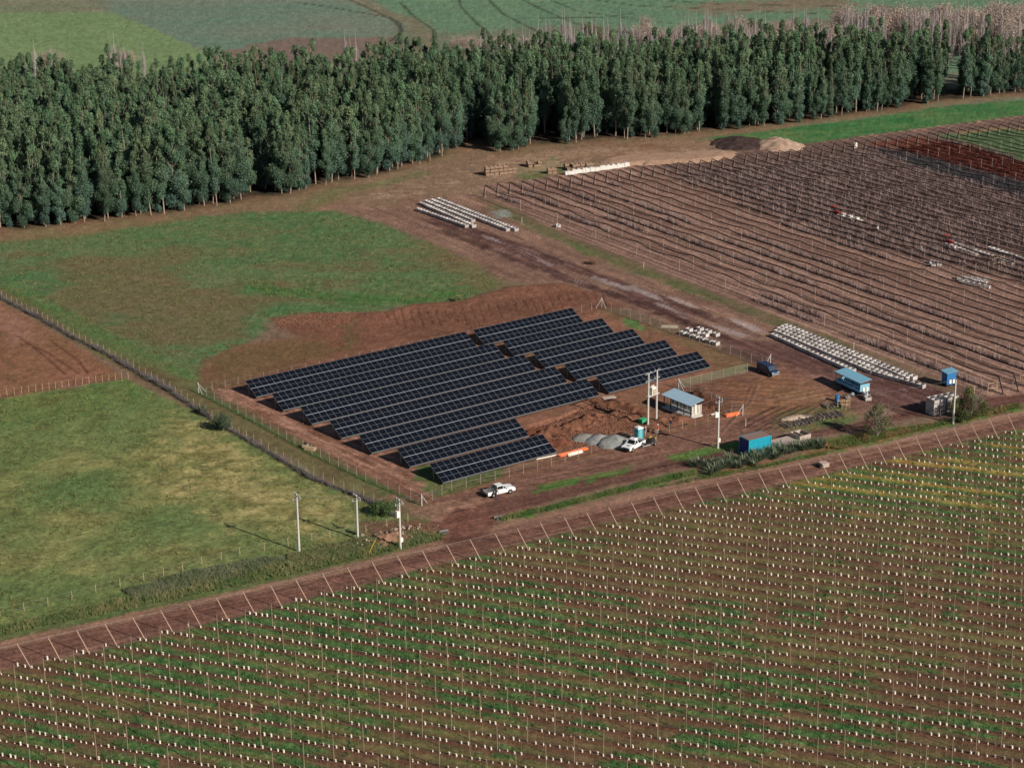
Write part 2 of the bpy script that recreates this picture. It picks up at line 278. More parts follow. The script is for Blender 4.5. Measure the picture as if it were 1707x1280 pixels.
# orchard strips
oc, osn = math.cos(ROW_A), math.sin(ROW_A)
E0 = np.array([-68.45 + 1.9 * oc, 257.6 + 1.9 * osn])      # foot of the first leaning end post
ED = np.array([math.cos(R(29.28)), math.sin(R(29.28))]) * 4.1725
perp = abs(-osn * ED[0] + oc * ED[1])
along = (X - E0[0]) * oc + (Y - E0[1]) * osn
across = (-(X - E0[0]) * osn + (Y - E0[1]) * oc) / perp
ri = np.round(across); fr = across - ri
orc = M('orchard', .5, .5)
mixc(orc, vc(A(108, 86, 62), A(88, 69, 49), n2 * 1.4 - .2))
gpat = fbm(along / 6.5, ri * 7.3 + 3, 3, 101) * .72 + fbm(X / 38, Y / 38, 2, 33) * .5
gz = sstep(.60, .70, gpat + .05 * sstep(800, 200, U) - .13 * sstep(950, 1150, U) * sstep(830, 880, V) * sstep(1030, 960, V) + .14 * sstep(1150, 1450, U) * sstep(880, 820, V))
gstrip = sstep(.43, .3, np.abs(fr + .5 - np.round(fr + .5)) + wob * .1)
mixc(orc * gz * gstrip, vc(A(48, 92, 46), A(78, 104, 58), n3 * 1.4 - .2))
mixc(orc * (1 - gz) * gstrip * .55 * sstep(.35, .6, n2) * sstep(.42,.55,gpat), A(88, 90, 58))
mixc(orc * sstep(.5, .62, fbm(along / 20, ri * 1.7, 3, 205)) * .6, vc(A(116, 104, 66), A(96, 98, 58), n2))
mixc(orc * sstep(.26, .1, np.abs(fr + .06) + wob * .06) * .8, vc(A(102, 62, 50), A(84, 54, 44), n3))
yel = pm([(1120, 800), (1400, 776), (1720, 716), (1900, 700), (1900, 850), (1600, 860), (1300, 820)], 8, 10)
mixc(orc * yel * sstep(.40, .22, np.abs(fr + .12) + wob * .08) * sstep(.35, .6, fbm(along / 14, ri * 3.1, 2, 55)) * .8, vc(A(164, 120, 60), A(134, 132, 64), n3))
# berry plantation soil
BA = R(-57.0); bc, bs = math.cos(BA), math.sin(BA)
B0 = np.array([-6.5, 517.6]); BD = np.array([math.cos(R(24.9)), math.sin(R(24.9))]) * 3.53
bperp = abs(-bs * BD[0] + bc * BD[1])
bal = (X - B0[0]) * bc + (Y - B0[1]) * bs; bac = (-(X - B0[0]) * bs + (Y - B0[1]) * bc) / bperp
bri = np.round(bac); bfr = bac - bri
bm = M('berry', .8, .8)
mixc(bm, vc(A(162, 126, 110), A(118, 88, 78), streak(BA, 22, 1.4, 4, 111) * 1.8 - .4))
dense = pm([(1090, 268), (1640, 205), (2300, 115), (2300, 700), (1900, 560), (1707, 470), (1560, 440), (1400, 400), (1250, 340), (1130, 300)], 3, 5)
mixc(bm * dense * .75, vc(A(108, 86, 80), A(82, 64, 60), n2))
mixc(bm * sstep(.22, .1, np.abs(bfr) + wob * .05) * .75, A(66, 48, 44))  # shade at the foot of the canes painted into the soil as a dark band
PRED = [(1440, 240), (1530, 228), (1620, 246), (1760, 290), (1900, 330), (1900, 362), (1760, 318), (1640, 288), (1540, 262)]
PGRN = [(1560, 226), (1640, 216), (1760, 210), (2300, 180), (2300, 330), (1900, 328), (1760, 286), (1620, 242)]
PGRY = [(1440, 242), (1540, 263), (1640, 289), (1760, 320), (1900, 365), (1900, 385), (1760, 345), (1600, 300), (1480, 262)]
mixc(bm * pm(PRED, .8, 1) * .85, vc(A(96, 48, 42), A(112, 62, 46), n3))
mixc(bm * pm(PGRN, .8, 1) * .9, vc(A(84, 104, 70), A(66, 96, 60), n2))
mixc(bm * pm(PGRY, .8, 1) * .8, A(66, 62, 66))
mixc(lm([(1600, 222), (1680, 214), (1760, 222)], 1.6, .6, .6) * .8, A(136, 108, 80))
# wheel streaks worn into bare earth
s1 = streak(TRA, 9, .45, 3, 301); s2 = streak(R(27), 9, .42, 3, 302); s3 = streak(R(-12), 7, .5, 3, 303)
def stk(mask, s_, a_=.42): col[:] = col * (1 - a_ / 2 * 1.0 + a_ * np.clip((s_ - .5) * 2.4 + .5, 0, 1.2) * 1.05)[:, None] ** mask[:, None]
mt_ = M('track', 1.5, 2) * (1 - M('berry')); stk(mt_, s1, .55); stk(np.clip(sv_ + rd, 0, 1), s2, .42)
yr = pm([(1133, 648), (1260, 612), (1300, 600), (1400, 640), (1450, 690), (1300, 715), (1240, 735), (1100, 770), (1000, 790), (850, 826), (740, 842), (990, 762), (1237, 692)], 2, 2)
stk(yr, np.where(n1 > .5, s2, s3), .55); stk(M('yard') * .6, s3, .4)
lt = pm([(640, 330), (800, 320), (1240, 240), (830, 262), (560, 312)], 3, 4); stk(lt, s3, .35)
mixc(tcore * sstep(.50, .62, s1) * sstep(.5, .6, n1 * .5 + n2 * .5) * .5, A(146, 124, 118))
for l in ([(1150, 700), (1230, 715), (1330, 700), (1400, 650)], [(1160, 706), (1240, 722), (1345, 705), (1412, 655)], [(1130, 735), (1210, 712), (1250, 670), (1262, 640)], [(1122, 742), (1204, 718), (1240, 676), (1250, 646)], [(860, 800), (1000, 772), (1160, 738), (1300, 712)], [(852, 808), (1000, 780), (1165, 745), (1310, 718)]):
    mixc(lm(l, .22, .2, .2) * .5, A(78, 50, 44)); mixc(lm([(a + 3, b + 2) for a, b in l], .2, .2, .2) * .4, A(146, 112, 96))
# fine mottling and micro relief
col *= (0.72 + 0.52 * n3)[:, None] * (0.86 + 0.28 * n4)[:, None]
tuf = sstep(.60, .78, fbm(X / 1.1, Y / .8, 3, 137)) * (M('pasture') * .55 + M('upper') * .45 + M('bright') * .3)
mixc(tuf, A(66, 70, 40))
green = np.clip((col[:, 1] - col[:, 0]) / (col[:, 1] + 1e-6) * 2.2, 0, 1)
dead = sstep(.62, .8, fbm(X / 1.8, Y / 1.8, 3, 133)) * green
col[:] = col * (1 - .35 * dead[:, None]) + np.asarray(A(120, 108, 70)) * .35 * dead[:, None]
flatm = np.clip(np.maximum(rd, sv_) * .8 + tcore * .5, 0, 1)
amp = 0.07 + .14 * green + .06 * M('ploughed') + .05 * M('scrape')
Z += ((n3 - .5) * 1.2 + (n4 - .5) * .7) * amp * (1 - .75 * flatm)
Z += orc * (.12 * (1 - np.clip(np.abs(fr) / .3, 0, 1) ** 2) + .10 * gz * gstrip)
Z += bm * .14 * (1 - np.clip(np.abs(bfr) / .3, 0, 1) ** 2)
Z += .6 * (M('scrape') * sstep(7, 0, linesd(X, Y, GP([(640, 524), (690, 511), (770, 505), (850, 482), (940, 476)])))) * (.4 + n2)
Z[wet > .4] = -0.02
TR = [GP(q) for q in ([(1012, 664), (1050, 684), (1084, 702)], [(884, 712), (940, 696), (1000, 672)], [(1152, 660), (1180, 674), (1200, 688)], [(1040, 712), (1075, 716), (1096, 720)])]
td = np.minimum.reduce([linesd(X, Y, q) for q in TR]); Z -= 1.1 * sstep(.75, .35, td + wob * .15); mixc(sstep(.9, .5, td + wob * .2) * .8, A(84, 52, 42))
Z *= insight
far_roll = np.where(Y > 640, 0, 0)
# split the sheet into the pieces of country it is made of
zone_order = ['orchard', 'road', 'service', 'pasture', 'ploughed', 'strip', 'berry', 'forest', 'bright', 'scrape', 'yard', 'upper', 'track']
zone_names = {'orchard': 'orchard_ground', 'road': 'dirt_road', 'service': 'service_road', 'pasture': 'pasture', 'ploughed': 'ploughed_field', 'strip': 'grass_strip', 'berry': 'berry_field_soil', 'forest': 'forest_floor',
              'bright': 'meadow', 'scrape': 'scraped_bank', 'yard': 'compound_ground', 'upper': 'grass_field', 'track': 'farm_track', 'rest': 'bare_ground', 'farf': 'far_fields'}
idx = np.arange(nr * nc).reshape(nr, nc)
quads = np.stack([idx[:-1, :-1], idx[:-1, 1:], idx[1:, 1:], idx[1:, :-1]], -1).reshape(-1, 4)
fzone = np.full(len(quads), -1)
q0 = quads[:, 0]
for i, k in enumerate(zone_order):
    fzone[(fzone < 0) & (S[k][q0] < 0) & (Y[q0] > 100)] = i
names_idx = zone_order + ['farf', 'rest']
fzone[(fzone < 0) & (Y[q0] > 480) & (V[q0] < 200)] = len(zone_order)
fzone[fzone < 0] = len(zone_order) + 1
def npmesh(name, co, faces, cols=None, wetv=None, smooth=True):
    me = bpy.data.meshes.new(name); co = np.asarray(co, np.float32); faces = np.asarray(faces, np.int32)
    k = faces.shape[1]
    me.vertices.add(len(co)); me.vertices.foreach_set('co', co.ravel())
    me.loops.add(faces.size); me.loops.foreach_set('vertex_index', faces.ravel())
    me.polygons.add(len(faces)); me.polygons.foreach_set('loop_start', np.arange(0, faces.size, k, dtype=np.int32))
    me.polygons.foreach_set('loop_total', np.full(len(faces), k, np.int32))
    me.update(calc_edges=True)
    if smooth: me.polygons.foreach_set('use_smooth', np.ones(len(faces), bool))
    if cols is not None:
        a = me.attributes.new('Col', 'FLOAT_COLOR', 'POINT'); c4 = np.ones((len(co), 4), np.float32); c4[:, :3] = cols
        if wetv is not None: c4[:, 3] = wetv
        a.data.foreach_set('color', c4.ravel())
    return me
def link(o, parent=None):
    scene.collection.objects.link(o)
    if parent is not None: o.parent = parent
    return o
def tag(o, label=None, cat=None, group=None, kind=None):
    if label: o['label'] = label
    if cat: o['category'] = cat
    if group: o['group'] = group
    if kind: o['kind'] = kind
    return o
# ------------------------------------------------------------------ materials
def newmat(name):
    m = bpy.data.materials.new(name); m.use_nodes = True; n = m.node_tree; b = n.nodes['Principled BSDF']; return m, n, b
def mat(name, c, rough=.7, metal=0., nscale=3., namt=.25, spec=.3, bump=0.):
    m, n, b = newmat(name); b.inputs['Roughness'].default_value = rough; b.inputs['Metallic'].default_value = metal
    b.inputs['Specular IOR Level'].default_value = spec
    tc = n.nodes.new('ShaderNodeTexCoord'); no = n.nodes.new('ShaderNodeTexNoise'); no.inputs['Scale'].default_value = nscale; no.inputs['Detail'].default_value = 3
    n.links.new(tc.outputs['Object'], no.inputs['Vector'])
    mr = n.nodes.new('ShaderNodeMapRange'); mr.inputs[3].default_value = 1 - namt; mr.inputs[4].default_value = 1 + namt
    n.links.new(no.outputs[0], mr.inputs[0])
    mx = n.nodes.new('ShaderNodeVectorMath'); mx.operation = 'SCALE'; mx.inputs[0].default_value = c[:3]
    n.links.new(mr.outputs[0], mx.inputs['Scale']); n.links.new(mx.outputs[0], b.inputs['Base Color'])
    if bump:
        bp = n.nodes.new('ShaderNodeBump'); bp.inputs['Strength'].default_value = 1; bp.inputs['Distance'].default_value = bump
        n.links.new(no.outputs[0], bp.inputs['Height']); n.links.new(bp.outputs[0], b.inputs['Normal'])
    return m
def attrmat(name, rough=.9, spec=.15, wetted=False, nscales=(1.1, 5.0), amt=.35, bump=.12, inst_var=0.):
    m, n, b = newmat(name); b.inputs['Roughness'].default_value = rough; b.inputs['Specular IOR Level'].default_value = spec
    at = n.nodes.new('ShaderNodeAttribute'); at.attribute_name = 'Col'
    cur = None; geo = n.nodes.new('ShaderNodeNewGeometry'); hs = []
    for i, sc in enumerate(nscales):
        no = n.nodes.new('ShaderNodeTexNoise'); no.inputs['Scale'].default_value = sc; no.inputs['Detail'].default_value = 4; no.inputs['Roughness'].default_value = .65
        n.links.new(geo.outputs['Position'], no.inputs['Vector'])
        mr = n.nodes.new('ShaderNodeMapRange'); mr.inputs[1].default_value = .25; mr.inputs[2].default_value = .75; mr.inputs[3].default_value = 1 - amt; mr.inputs[4].default_value = 1 + amt
        n.links.new(no.outputs[0], mr.inputs[0]); hs.append(no)
        vm = n.nodes.new('ShaderNodeVectorMath'); vm.operation = 'SCALE'
        n.links.new(cur if cur else at.outputs['Color'], vm.inputs[0]); n.links.new(mr.outputs[0], vm.inputs['Scale']); cur = vm.outputs[0]
    if inst_var:
        oi = n.nodes.new('ShaderNodeObjectInfo'); mr = n.nodes.new('ShaderNodeMapRange'); mr.inputs[3].default_value = 1 - inst_var; mr.inputs[4].default_value = 1 + inst_var
        n.links.new(oi.outputs['Random'], mr.inputs[0]); vm = n.nodes.new('ShaderNodeVectorMath'); vm.operation = 'SCALE'
        n.links.new(cur, vm.inputs[0]); n.links.new(mr.outputs[0], vm.inputs['Scale'])
        hsv = n.nodes.new('ShaderNodeHueSaturation'); m2 = n.nodes.new('ShaderNodeMath'); m2.operation = 'MULTIPLY_ADD'; m2.inputs[1].default_value = 7.13; m2.inputs[2].default_value = 0
        fr_ = n.nodes.new('ShaderNodeMath'); fr_.operation = 'FRACT'; n.links.new(oi.outputs['Random'], m2.inputs[0]); n.links.new(m2.outputs[0], fr_.inputs[0])
        mr2 = n.nodes.new('ShaderNodeMapRange'); mr2.inputs[3].default_value = .45; mr2.inputs[4].default_value = .52
        n.links.new(fr_.outputs[0], mr2.inputs[0]); n.links.new(mr2.outputs[0], hsv.inputs['Hue']); n.links.new(vm.outputs[0], hsv.inputs['Color']); cur = hsv.outputs[0]
    n.links.new(cur, b.inputs['Base Color'])
    if wetted:
        mr = n.nodes.new('ShaderNodeMapRange'); mr.inputs[3].default_value = rough; mr.inputs[4].default_value = .28
        n.links.new(at.outputs['Alpha'], mr.inputs[0]); n.links.new(mr.outputs[0], b.inputs['Roughness'])
    if bump:
        bp = n.nodes.new('ShaderNodeBump'); bp.inputs['Strength'].default_value = .8; bp.inputs['Distance'].default_value = bump
        n.links.new(hs[-1].outputs[0], bp.inputs['Height']); n.links.new(bp.outputs[0], b.inputs['Normal'])
    return m
M_ground = attrmat('earth_and_grass', .95, .1, True, (1.5, 4.6), .40, .22)
M_veg = attrmat('plant_matter', .8, .15, False, (1.5,), .25, 0)
M_leaf = attrmat('eucalyptus_leaf', .6, .3, False, (.35,), .22, 0, .28)
M_heap = attrmat('heaped_earth', .95, .1, False, (2.0, 7.0), .22, .10)
VW = np.stack([X, Y, Z], 1)
for i, k in enumerate(names_idx):
    f = quads[fzone == i]
    if not len(f): continue
    uq, inv = np.unique(f, return_inverse=True)
    nm = zone_names[k]
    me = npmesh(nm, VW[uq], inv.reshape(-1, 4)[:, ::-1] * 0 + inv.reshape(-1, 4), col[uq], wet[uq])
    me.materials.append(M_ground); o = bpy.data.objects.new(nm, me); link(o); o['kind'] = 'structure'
def gz(x, y): return 0.0
# ------------------------------------------------------------------ mesh builder
class MB:
    def __init__(s): s.v = []; s.f = []; s.m = []
    def add(s, vs, fs, mi=0):
        b = len(s.v); s.v += [tuple(v) for v in vs]; s.f += [tuple(b + i for i in f) for f in fs]; s.m += [mi] * len(fs)
    def box(s, c, d, mi=0, rz=0, rx=0, ry=0, top=(1, 1)):
        x, y, z = d[0] / 2, d[1] / 2, d[2] / 2
        P = [(-x, -y, -z), (x, -y, -z), (x, y, -z), (-x, y, -z), (-x * top[0], -y * top[1], z), (x * top[0], -y * top[1], z), (x * top[0], y * top[1], z), (-x * top[0], y * top[1], z)]
        Mx = Matrix.Rotation(rz, 3, 'Z') @ Matrix.Rotation(ry, 3, 'Y') @ Matrix.Rotation(rx, 3, 'X')
        s.add([Mx @ Vector(p) + Vector(c) for p in P], [(0, 3, 2, 1), (4, 5, 6, 7), (0, 1, 5, 4), (1, 2, 6, 5), (2, 3, 7, 6), (3, 0, 4, 7)], mi)
    def tube(s, p0, p1, r0, r1=None, n=6, mi=0, cap=True):
        if r1 is None: r1 = r0
        p0 = Vector(p0); p1 = Vector(p1); d = (p1 - p0)
        if d.length < 1e-6: return
        q = d.to_track_quat('Z', 'Y'); vs = []
        for p, r in ((p0, r0), (p1, r1)):
            for k in range(n):
                a = 2 * math.pi * k / n; vs.append(p + q @ Vector((r * math.cos(a), r * math.sin(a), 0)))
        fs = [(k, (k + 1) % n, n + (k + 1) % n, n + k) for k in range(n)]
        if cap: fs += [tuple(range(n - 1, -1, -1)), tuple(range(n, 2 * n))]
        s.add(vs, fs, mi)
    def path(s, pts, r, n=5, mi=0):
        for a, b in zip(pts[:-1], pts[1:]): s.tube(a, b, r, r, n, mi, False)
    def prism(s, prof, y0, y1, mi=0, inset=0.):
        """profile in XZ pushed along Y"""
        n = len(prof); vs = [(x, y0, z) for x, z in prof] + [(x, y1, z) for x, z in prof]
        s.add(vs, [tuple(range(n)), tuple(range(2 * n - 1, n - 1, -1))] + [(k, n + k, n + (k + 1) % n, (k + 1) % n) for k in range(n)], mi)
    def mesh(s, name, mats):
        me = bpy.data.meshes.new(name); me.from_pydata([tuple(v) for v in s.v], [], s.f)
        for m in mats: me.materials.append(m)
        me.polygons.foreach_set('material_index', s.m); me.update(); return me
def ob(name, me, parent=None, loc=None, rz=0, label=None, cat=None, group=None, kind=None):
    o = bpy.data.objects.new(name, me)
    if loc is not None: o.location = loc if len(loc) == 3 else (loc[0], loc[1], 0)
    if rz: o.rotation_euler.z = rz
    link(o, parent); return tag(o, label, cat, group, kind)
def root(name, loc, rz, label, cat, group=None):
    return ob(name, None, None, (loc[0], loc[1], loc[2] if len(loc) > 2 else 0), rz, label, cat, group)
def copy_tree(o, parent=None):
    c = o.copy(); scene.collection.objects.link(c); c.parent = parent
    for ch in list(KIDS.get(o.name, [])): copy_tree(ch, c)
    return c
KIDS = {}
def index_kids(r):
    for o in list(scene.collection.objects):
        if o.parent is not None: 
            L = KIDS.setdefault(o.parent.name, [])
            if o not in L: L.append(o)
# ------------------------------------------------------------------ shared materials
M_glass = mat('photovoltaic_glass', (.006, .008, .013), .22, 0, 2, .3, .12)
M_cell = mat('photovoltaic_cell_seam', (.17, .18, .20), .5, 0, 2, .1)
M_alu = mat('aluminium_frame', (.31, .33, .36), .5, .2, 4, .08, .4)
M_rail = mat('bright_middle_rail', (.55, .57, .60), .5, .1, 4, .08, .3)
M_duct = mat('grey_cable_duct', (.16, .15, .15), .8, 0, 4, .1, .2)
M_galv = mat('galvanised_steel', (.32, .34, .36), .5, .5, 5, .15, .4)
M_conc = mat('pale_concrete', (.55, .52, .47), .85, 0, 2, .14, .2)
M_wood = mat('weathered_pole_wood', (.26, .19, .13), .9, 0, 6, .22, .1)
M_wood2 = mat('fresh_stake_wood', (.46, .33, .20), .9, 0, 6, .2, .1)
M_wood3 = mat('grey_post_wood', (.36, .30, .26), .9, 0, 6, .2, .1)
M_white = mat('white_vehicle_paint', (.78, .77, .74), .28, 0, 1.2, .05, .5)
M_guard = mat('cream_guard_plastic', (.84, .76, .60), .7, 0, 2.5, .08, .2)
M_tank = mat('white_plastic', (.84, .78, .66), .6, 0, 2.5, .08, .3)
M_dark = mat('dark_plastic', (.02, .021, .023), .5, 0, 4, .2, .3)
M_winglass = mat('tinted_window_glass', (.015, .018, .022), .08, 0, 1, .1, .5)
M_tyre = mat('tyre_rubber', (.022, .02, .019), .85, 0, 9, .25, .2)
M_rim = mat('dusty_wheel_rim', (.36, .32, .29), .5, .5, 6, .15, .4)
M_navy = mat('dark_blue_vehicle_paint', (.02, .035, .075), .25, 0, 1.2, .1, .5)
M_blueroof = mat('blue_grey_roof_sheet', (.30, .42, .50), .5, .1, 1.5, .10, .4)
M_cyanroof = mat('pale_blue_roof_sheet', (.22, .46, .58), .5, .1, 1.5, .12, .4)
M_blue = mat('blue_painted_steel', (.03, .16, .38), .55, 0, 1.6, .14, .3)
M_turq = mat('turquoise_painted_steel', (.015, .33, .44), .5, 0, 1.3, .10, .35)
M_rustroof = mat('rusty_brown_roof', (.24, .16, .13), .8, 0, 1.8, .18, .2)
M_orange = mat('orange_plastic_pipe', (.85, .17, .04), .5, 0, 3, .10, .3)
M_toilet = mat('teal_moulded_plastic', (.05, .36, .40), .5, 0, 2, .08, .4)
M_rust = mat('rust_brown_timber', (.27, .18, .125), .9, 0, 5, .3, .1)
M_log = mat('split_firewood_bark', (.22, .18, .14), .95, 0, 6, .35, .1, .02)
M_yellow = mat('yellow_machine_paint', (.55, .36, .03), .5, 0, 4, .15, .3)
M_red = mat('red_painted_metal', (.42, .03, .025), .5, 0, 4, .15, .3)
M_green = mat('green_plastic', (.05, .35, .16), .6, 0, 4, .15, .3)
M_net = mat('rolled_black_shade_net', (.018, .013, .013), .95, 0, 3, .35, .1)
M_grav = mat('grey_crushed_gravel', (.27, .265, .26), .95, 0, 9, .22, .1, .03)
M_sand = mat('pale_yellow_sand', (.48, .33, .24), .95, 0, 3, .12, .1, .03)
M_ceramic = mat('insulator_grey', (.5, .5, .5), .4, 0, 6, .1, .4)
M_wire = mat('steel_wire', (.28, .27, .26), .5, .4, 4, .1, .4)
M_mesh, _n, _b = newmat('fence_wire_mesh')
_b.inputs['Base Color'].default_value = (.22, .33, .20, 1); _b.inputs['Roughness'].default_value = .7; _b.inputs['Alpha'].default_value = .24
_no = _n.nodes.new('ShaderNodeTexNoise'); _no.inputs['Scale'].default_value = 1.2; _mr = _n.nodes.new('ShaderNodeMapRange'); _mr.inputs[3].default_value = .08; _mr.inputs[4].default_value = .30
_n.links.new(_no.outputs[0], _mr.inputs[0]); _n.links.new(_mr.outputs[0], _b.inputs['Alpha'])
# ------------------------------------------------------------------ solar tables
TA = R(35.390); tu = Vector((math.cos(TA), math.sin(TA), 0)); tilt = R(25.757); SL = 4.66; ZL = .6; RP = 9.3885
TO = Vector((-50.054, 369.508, 0)); tv = Vector((math.sin(TA), -math.cos(TA), 0))
starts = [-.45, -.02, .62, 1.17, 1.65, 3.53, 4.07, 51.75, 52.41, 53.01, 53.63, 54.14]
counts = [38, 38, 38, 38, 38, 19, 18, 19, 19, 19, 19, 19]
mw, ml = 1.303, 2.296
def module_mesh():
    b = MB(); w2, l2, rim, t = mw / 2, ml / 2, .014, .035
    b.box((0, 0, -t / 2 - .004), (mw, ml, t), 1)
    b.add([(-w2 + rim, -l2 + rim, 0), (w2 - rim, -l2 + rim, 0), (w2 - rim, l2 - rim, 0), (-w2 + rim, l2 - rim, 0)], [(0, 1, 2, 3)], 0)
    b.add([(-w2, -l2, .003), (w2, -l2, .003), (w2, -l2 + rim, .003), (-w2, -l2 + rim, .003)], [(0, 1, 2, 3)], 1)
    b.add([(-w2, l2 - rim, .003), (w2, l2 - rim, .003), (w2, l2, .003), (-w2, l2, .003)], [(0, 1, 2, 3)], 1)
    for s_ in (-1, 1):
        x0, x1 = sorted((s_ * w2, s_ * (w2 - rim))); b.add([(x0, -l2 + rim, .003), (x1, -l2 + rim, .003), (x1, l2 - rim, .003), (x0, l2 - rim, .003)], [(0, 1, 2, 3)], 1)
    b.add([(-w2 + rim, -.02, .002), (w2 - rim, -.02, .002), (w2 - rim, .02, .002), (-w2 + rim, .02, .002)], [(0, 1, 2, 3)], 2)
    return b.mesh('solar_module', [M_glass, M_alu, M_cell])
ME_mod = module_mesh()
ord_l = ['hindmost', 'second from the back', 'third from the back', 'fourth from the back', 'fifth from the back', 'sixth from the back, a short one', 'nearest, a short one']
ord_r = ['hindmost', 'second from the back', 'third from the back', 'fourth from the back', 'frontmost']
for i in range(12):
    left = i < 7; k = i if left else i - 7; nm = counts[i]; Lg = nm * 1.323
    o0 = TO + tu * starts[i] * 1.0 + tv * (k * RP)
    lab = ('dark blue solar table, ' + ord_l[k] + ' in the left block') if left else ('dark blue solar table of the right block, ' + ord_r[k] + ' of five')
    if k == 6: lab = 'shortest dark blue solar table, nearest the white crew cab pickup'
    rt = root('solar_table', (o0.x, o0.y, 0), TA, lab, 'solar panels', 'solar tables standing in staggered rows in the fenced compound')
    # local frame: x along the table, y uphill (back), origin below the high edge
    ct, st = math.cos(tilt), math.sin(tilt)
    for c in range(nm):
        for rrow in (0, 1):
            sdist = SL * (.25 if rrow == 0 else .75) + (-.012 if rrow == 0 else .012)
            m = ob('solar_module', ME_mod, rt, ((c + .5) * 1.323, -sdist * ct, ZL + (SL - sdist) * st))
            m.rotation_euler = (tilt + random.uniform(-.003, .003), random.uniform(-.003, .003), 0)
    b = MB()
    for frac in (.02, .25, .5, .75, .98):
        sdist = SL * frac; wd = .09 if frac == .5 else .06
        b.box((Lg / 2, -sdist * ct, ZL + (SL - sdist) * st - .095), (Lg - .06, wd, .05), 0, rx=tilt)
    b.box((Lg / 2, .02, ZL + SL * st - .07), (Lg - .02, .06, .10), 0, rx=tilt); b.box((Lg / 2, -SL * ct - .03, ZL - .09), (Lg - .02, .08, .16), 1, rx=tilt)
    ob('purlins', b.mesh('purlins', [M_alu, M_duct]), rt)
    bc_ = MB(); bc_.box((Lg / 2, -SL * .5 * ct, ZL + SL * .5 * st - .022), (Lg - .02, .07, .03), 0, rx=tilt); ob('middle_rail', bc_.mesh('middle_rail', [M_rail]), rt)
    npst = max(2, int(round(Lg / 4.4)))
    hb = ZL + SL * .82 * st - .2; hf = ZL + SL * .16 * st - .2
    meb = MB(); meb.tube((0, 0, -.2), (0, 0, hb), .07, .07, 6); meb = meb.mesh('rear_post', [M_galv])
    mef = MB(); mef.tube((0, 0, -.2), (0, 0, hf), .07, .07, 6); mef = mef.mesh('front_post', [M_galv])
    mer = MB(); mer.box((0, -SL * .5 * ct, ZL + SL * .5 * st - .17), (.06, SL * .94, .09), 0, rx=tilt); mer = mer.mesh('rafter', [M_galv])
    for j in range(npst + 1):
        xx = .35 + (Lg - .7) * j / npst
        ob('rear_post', meb, rt, (xx, -SL * .18 * ct, 0)); ob('front_post', mef, rt, (xx, -SL * .84 * ct, 0)); ob('rafter', mer, rt, (xx, 0, 0))
# ------------------------------------------------------------------ compound fence
def fence(pts_px, label, spacing=2.9, h=1.85, mesh=True, name='wire_fence', cat='fence', postmat=M_wood3, pr=.042, jitter=0.0, wires=0, postname='post', group=None):
    P = [Vector((*G(*p), 0)) for p in pts_px]
    rt = root(name, (P[0].x, P[0].y), 0, label, cat, group)
    o0 = P[0]; pb = MB(); pb.tube((0, 0, -.1), (0, 0, h), pr, pr * .9, 6); pme = pb.mesh(postname, [postmat]); mb = MB(); wbs = {}
    for a, c in zip(P[:-1], P[1:]):
        n = max(1, int(round((c - a).length / spacing)))
        for j in range(n):
            q = a.lerp(c, j / n) - o0; o = ob(postname, pme, rt, q); o.rotation_euler = (random.uniform(-jitter, jitter), random.uniform(-jitter, jitter), 0)
            q2 = a.lerp(c, (j + 1) / n) - o0
            if mesh: mb.add([(q.x, q.y, .05), (q2.x, q2.y, .05), (q2.x, q2.y, h - .08), (q.x, q.y, h - .08)], [(0, 1, 2, 3)])
            for wz in ([h - .08, .06] if mesh else [h * (.3 + .6 * t / max(1, wires - 1)) for t in range(wires)]): wbs.setdefault(wz, MB()).tube(q + Vector((0, 0, wz)), q2 + Vector((0, 0, wz)), .012, .012, 3, 0, False)
    ob(postname, pme, rt, P[-1] - o0)
    if mesh: ob('mesh_panel', mb.mesh('mesh_panel', [M_mesh]), rt)
    for wb in wbs.values(): ob('wire', wb.mesh('wire', [M_wire]), rt)
    return rt
fence([(332, 655), (424, 703), (520, 757), (610, 801), (704, 842)], 'green veiled mesh fence on the left of the solar compound, beside the brush hedge')
fence([(704, 842), (753, 817.5), (849, 796.5), (942, 770), (1008, 750), (1137, 716), (1180, 706), (1237, 692)], 'thin post and wire fence along the front of the compound, behind the white pickups', 2.9, 1.85, False, wires=3)
fence([(1237, 692), (1186, 671), (1133, 647)], 'short mesh fence between the roofed cabinet shed and the open dirt yard')
fence([(1133, 647), (1186, 634), (1246, 620)], 'wire mesh fence from the inner corner brace towards the dark blue van')
fence([(1270, 611), (1200, 584), (1100, 548), (1003, 514)], 'mesh fence on the far side of the compound, by the small bin cluster')
fence([(1003, 514), (900, 537), (760, 567), (600, 600), (440, 634), (332, 655)], 'post and wire fence along the back of the solar compound under the red bank', 2.9, 1.7, False, wires=3)
def brace(px, dirs, label):
    g = G(*px); b = MB(); b.tube((0, 0, 0), (0, 0, 2.1), .08, .08, 6)
    for d in dirs:
        q = Vector((*G(*d), 0)) - Vector((*g, 0)); q = q.normalized() * 1.5; b.tube((q.x, q.y, 0), (0, 0, 1.9), .05, .05, 5)
    ob('corner_post', b.mesh('corner_post', [M_conc]), None, g, 0, label, 'fence post')
brace((1003, 512), [(960, 520), (1050, 530)], 'braced concrete corner post at the top corner of the solar compound')
brace((1131, 648), [(1190, 633), (1180, 668)], 'braced concrete corner post behind the long blue roofed shed')
brace((1238, 692), [(1190, 703), (1190, 672)], 'braced concrete corner post beside the bundle of orange pipes in the yard')
brace((331, 655), [(380, 645), (380, 680)], 'braced concrete corner post at the left corner of the solar compound')
brace((1284, 607), [(1240, 600), (1262, 615)], 'braced corner post behind the dark blue van')
brace((703, 843), [(680, 832), (730, 828)], 'braced concrete corner post by the road junction')
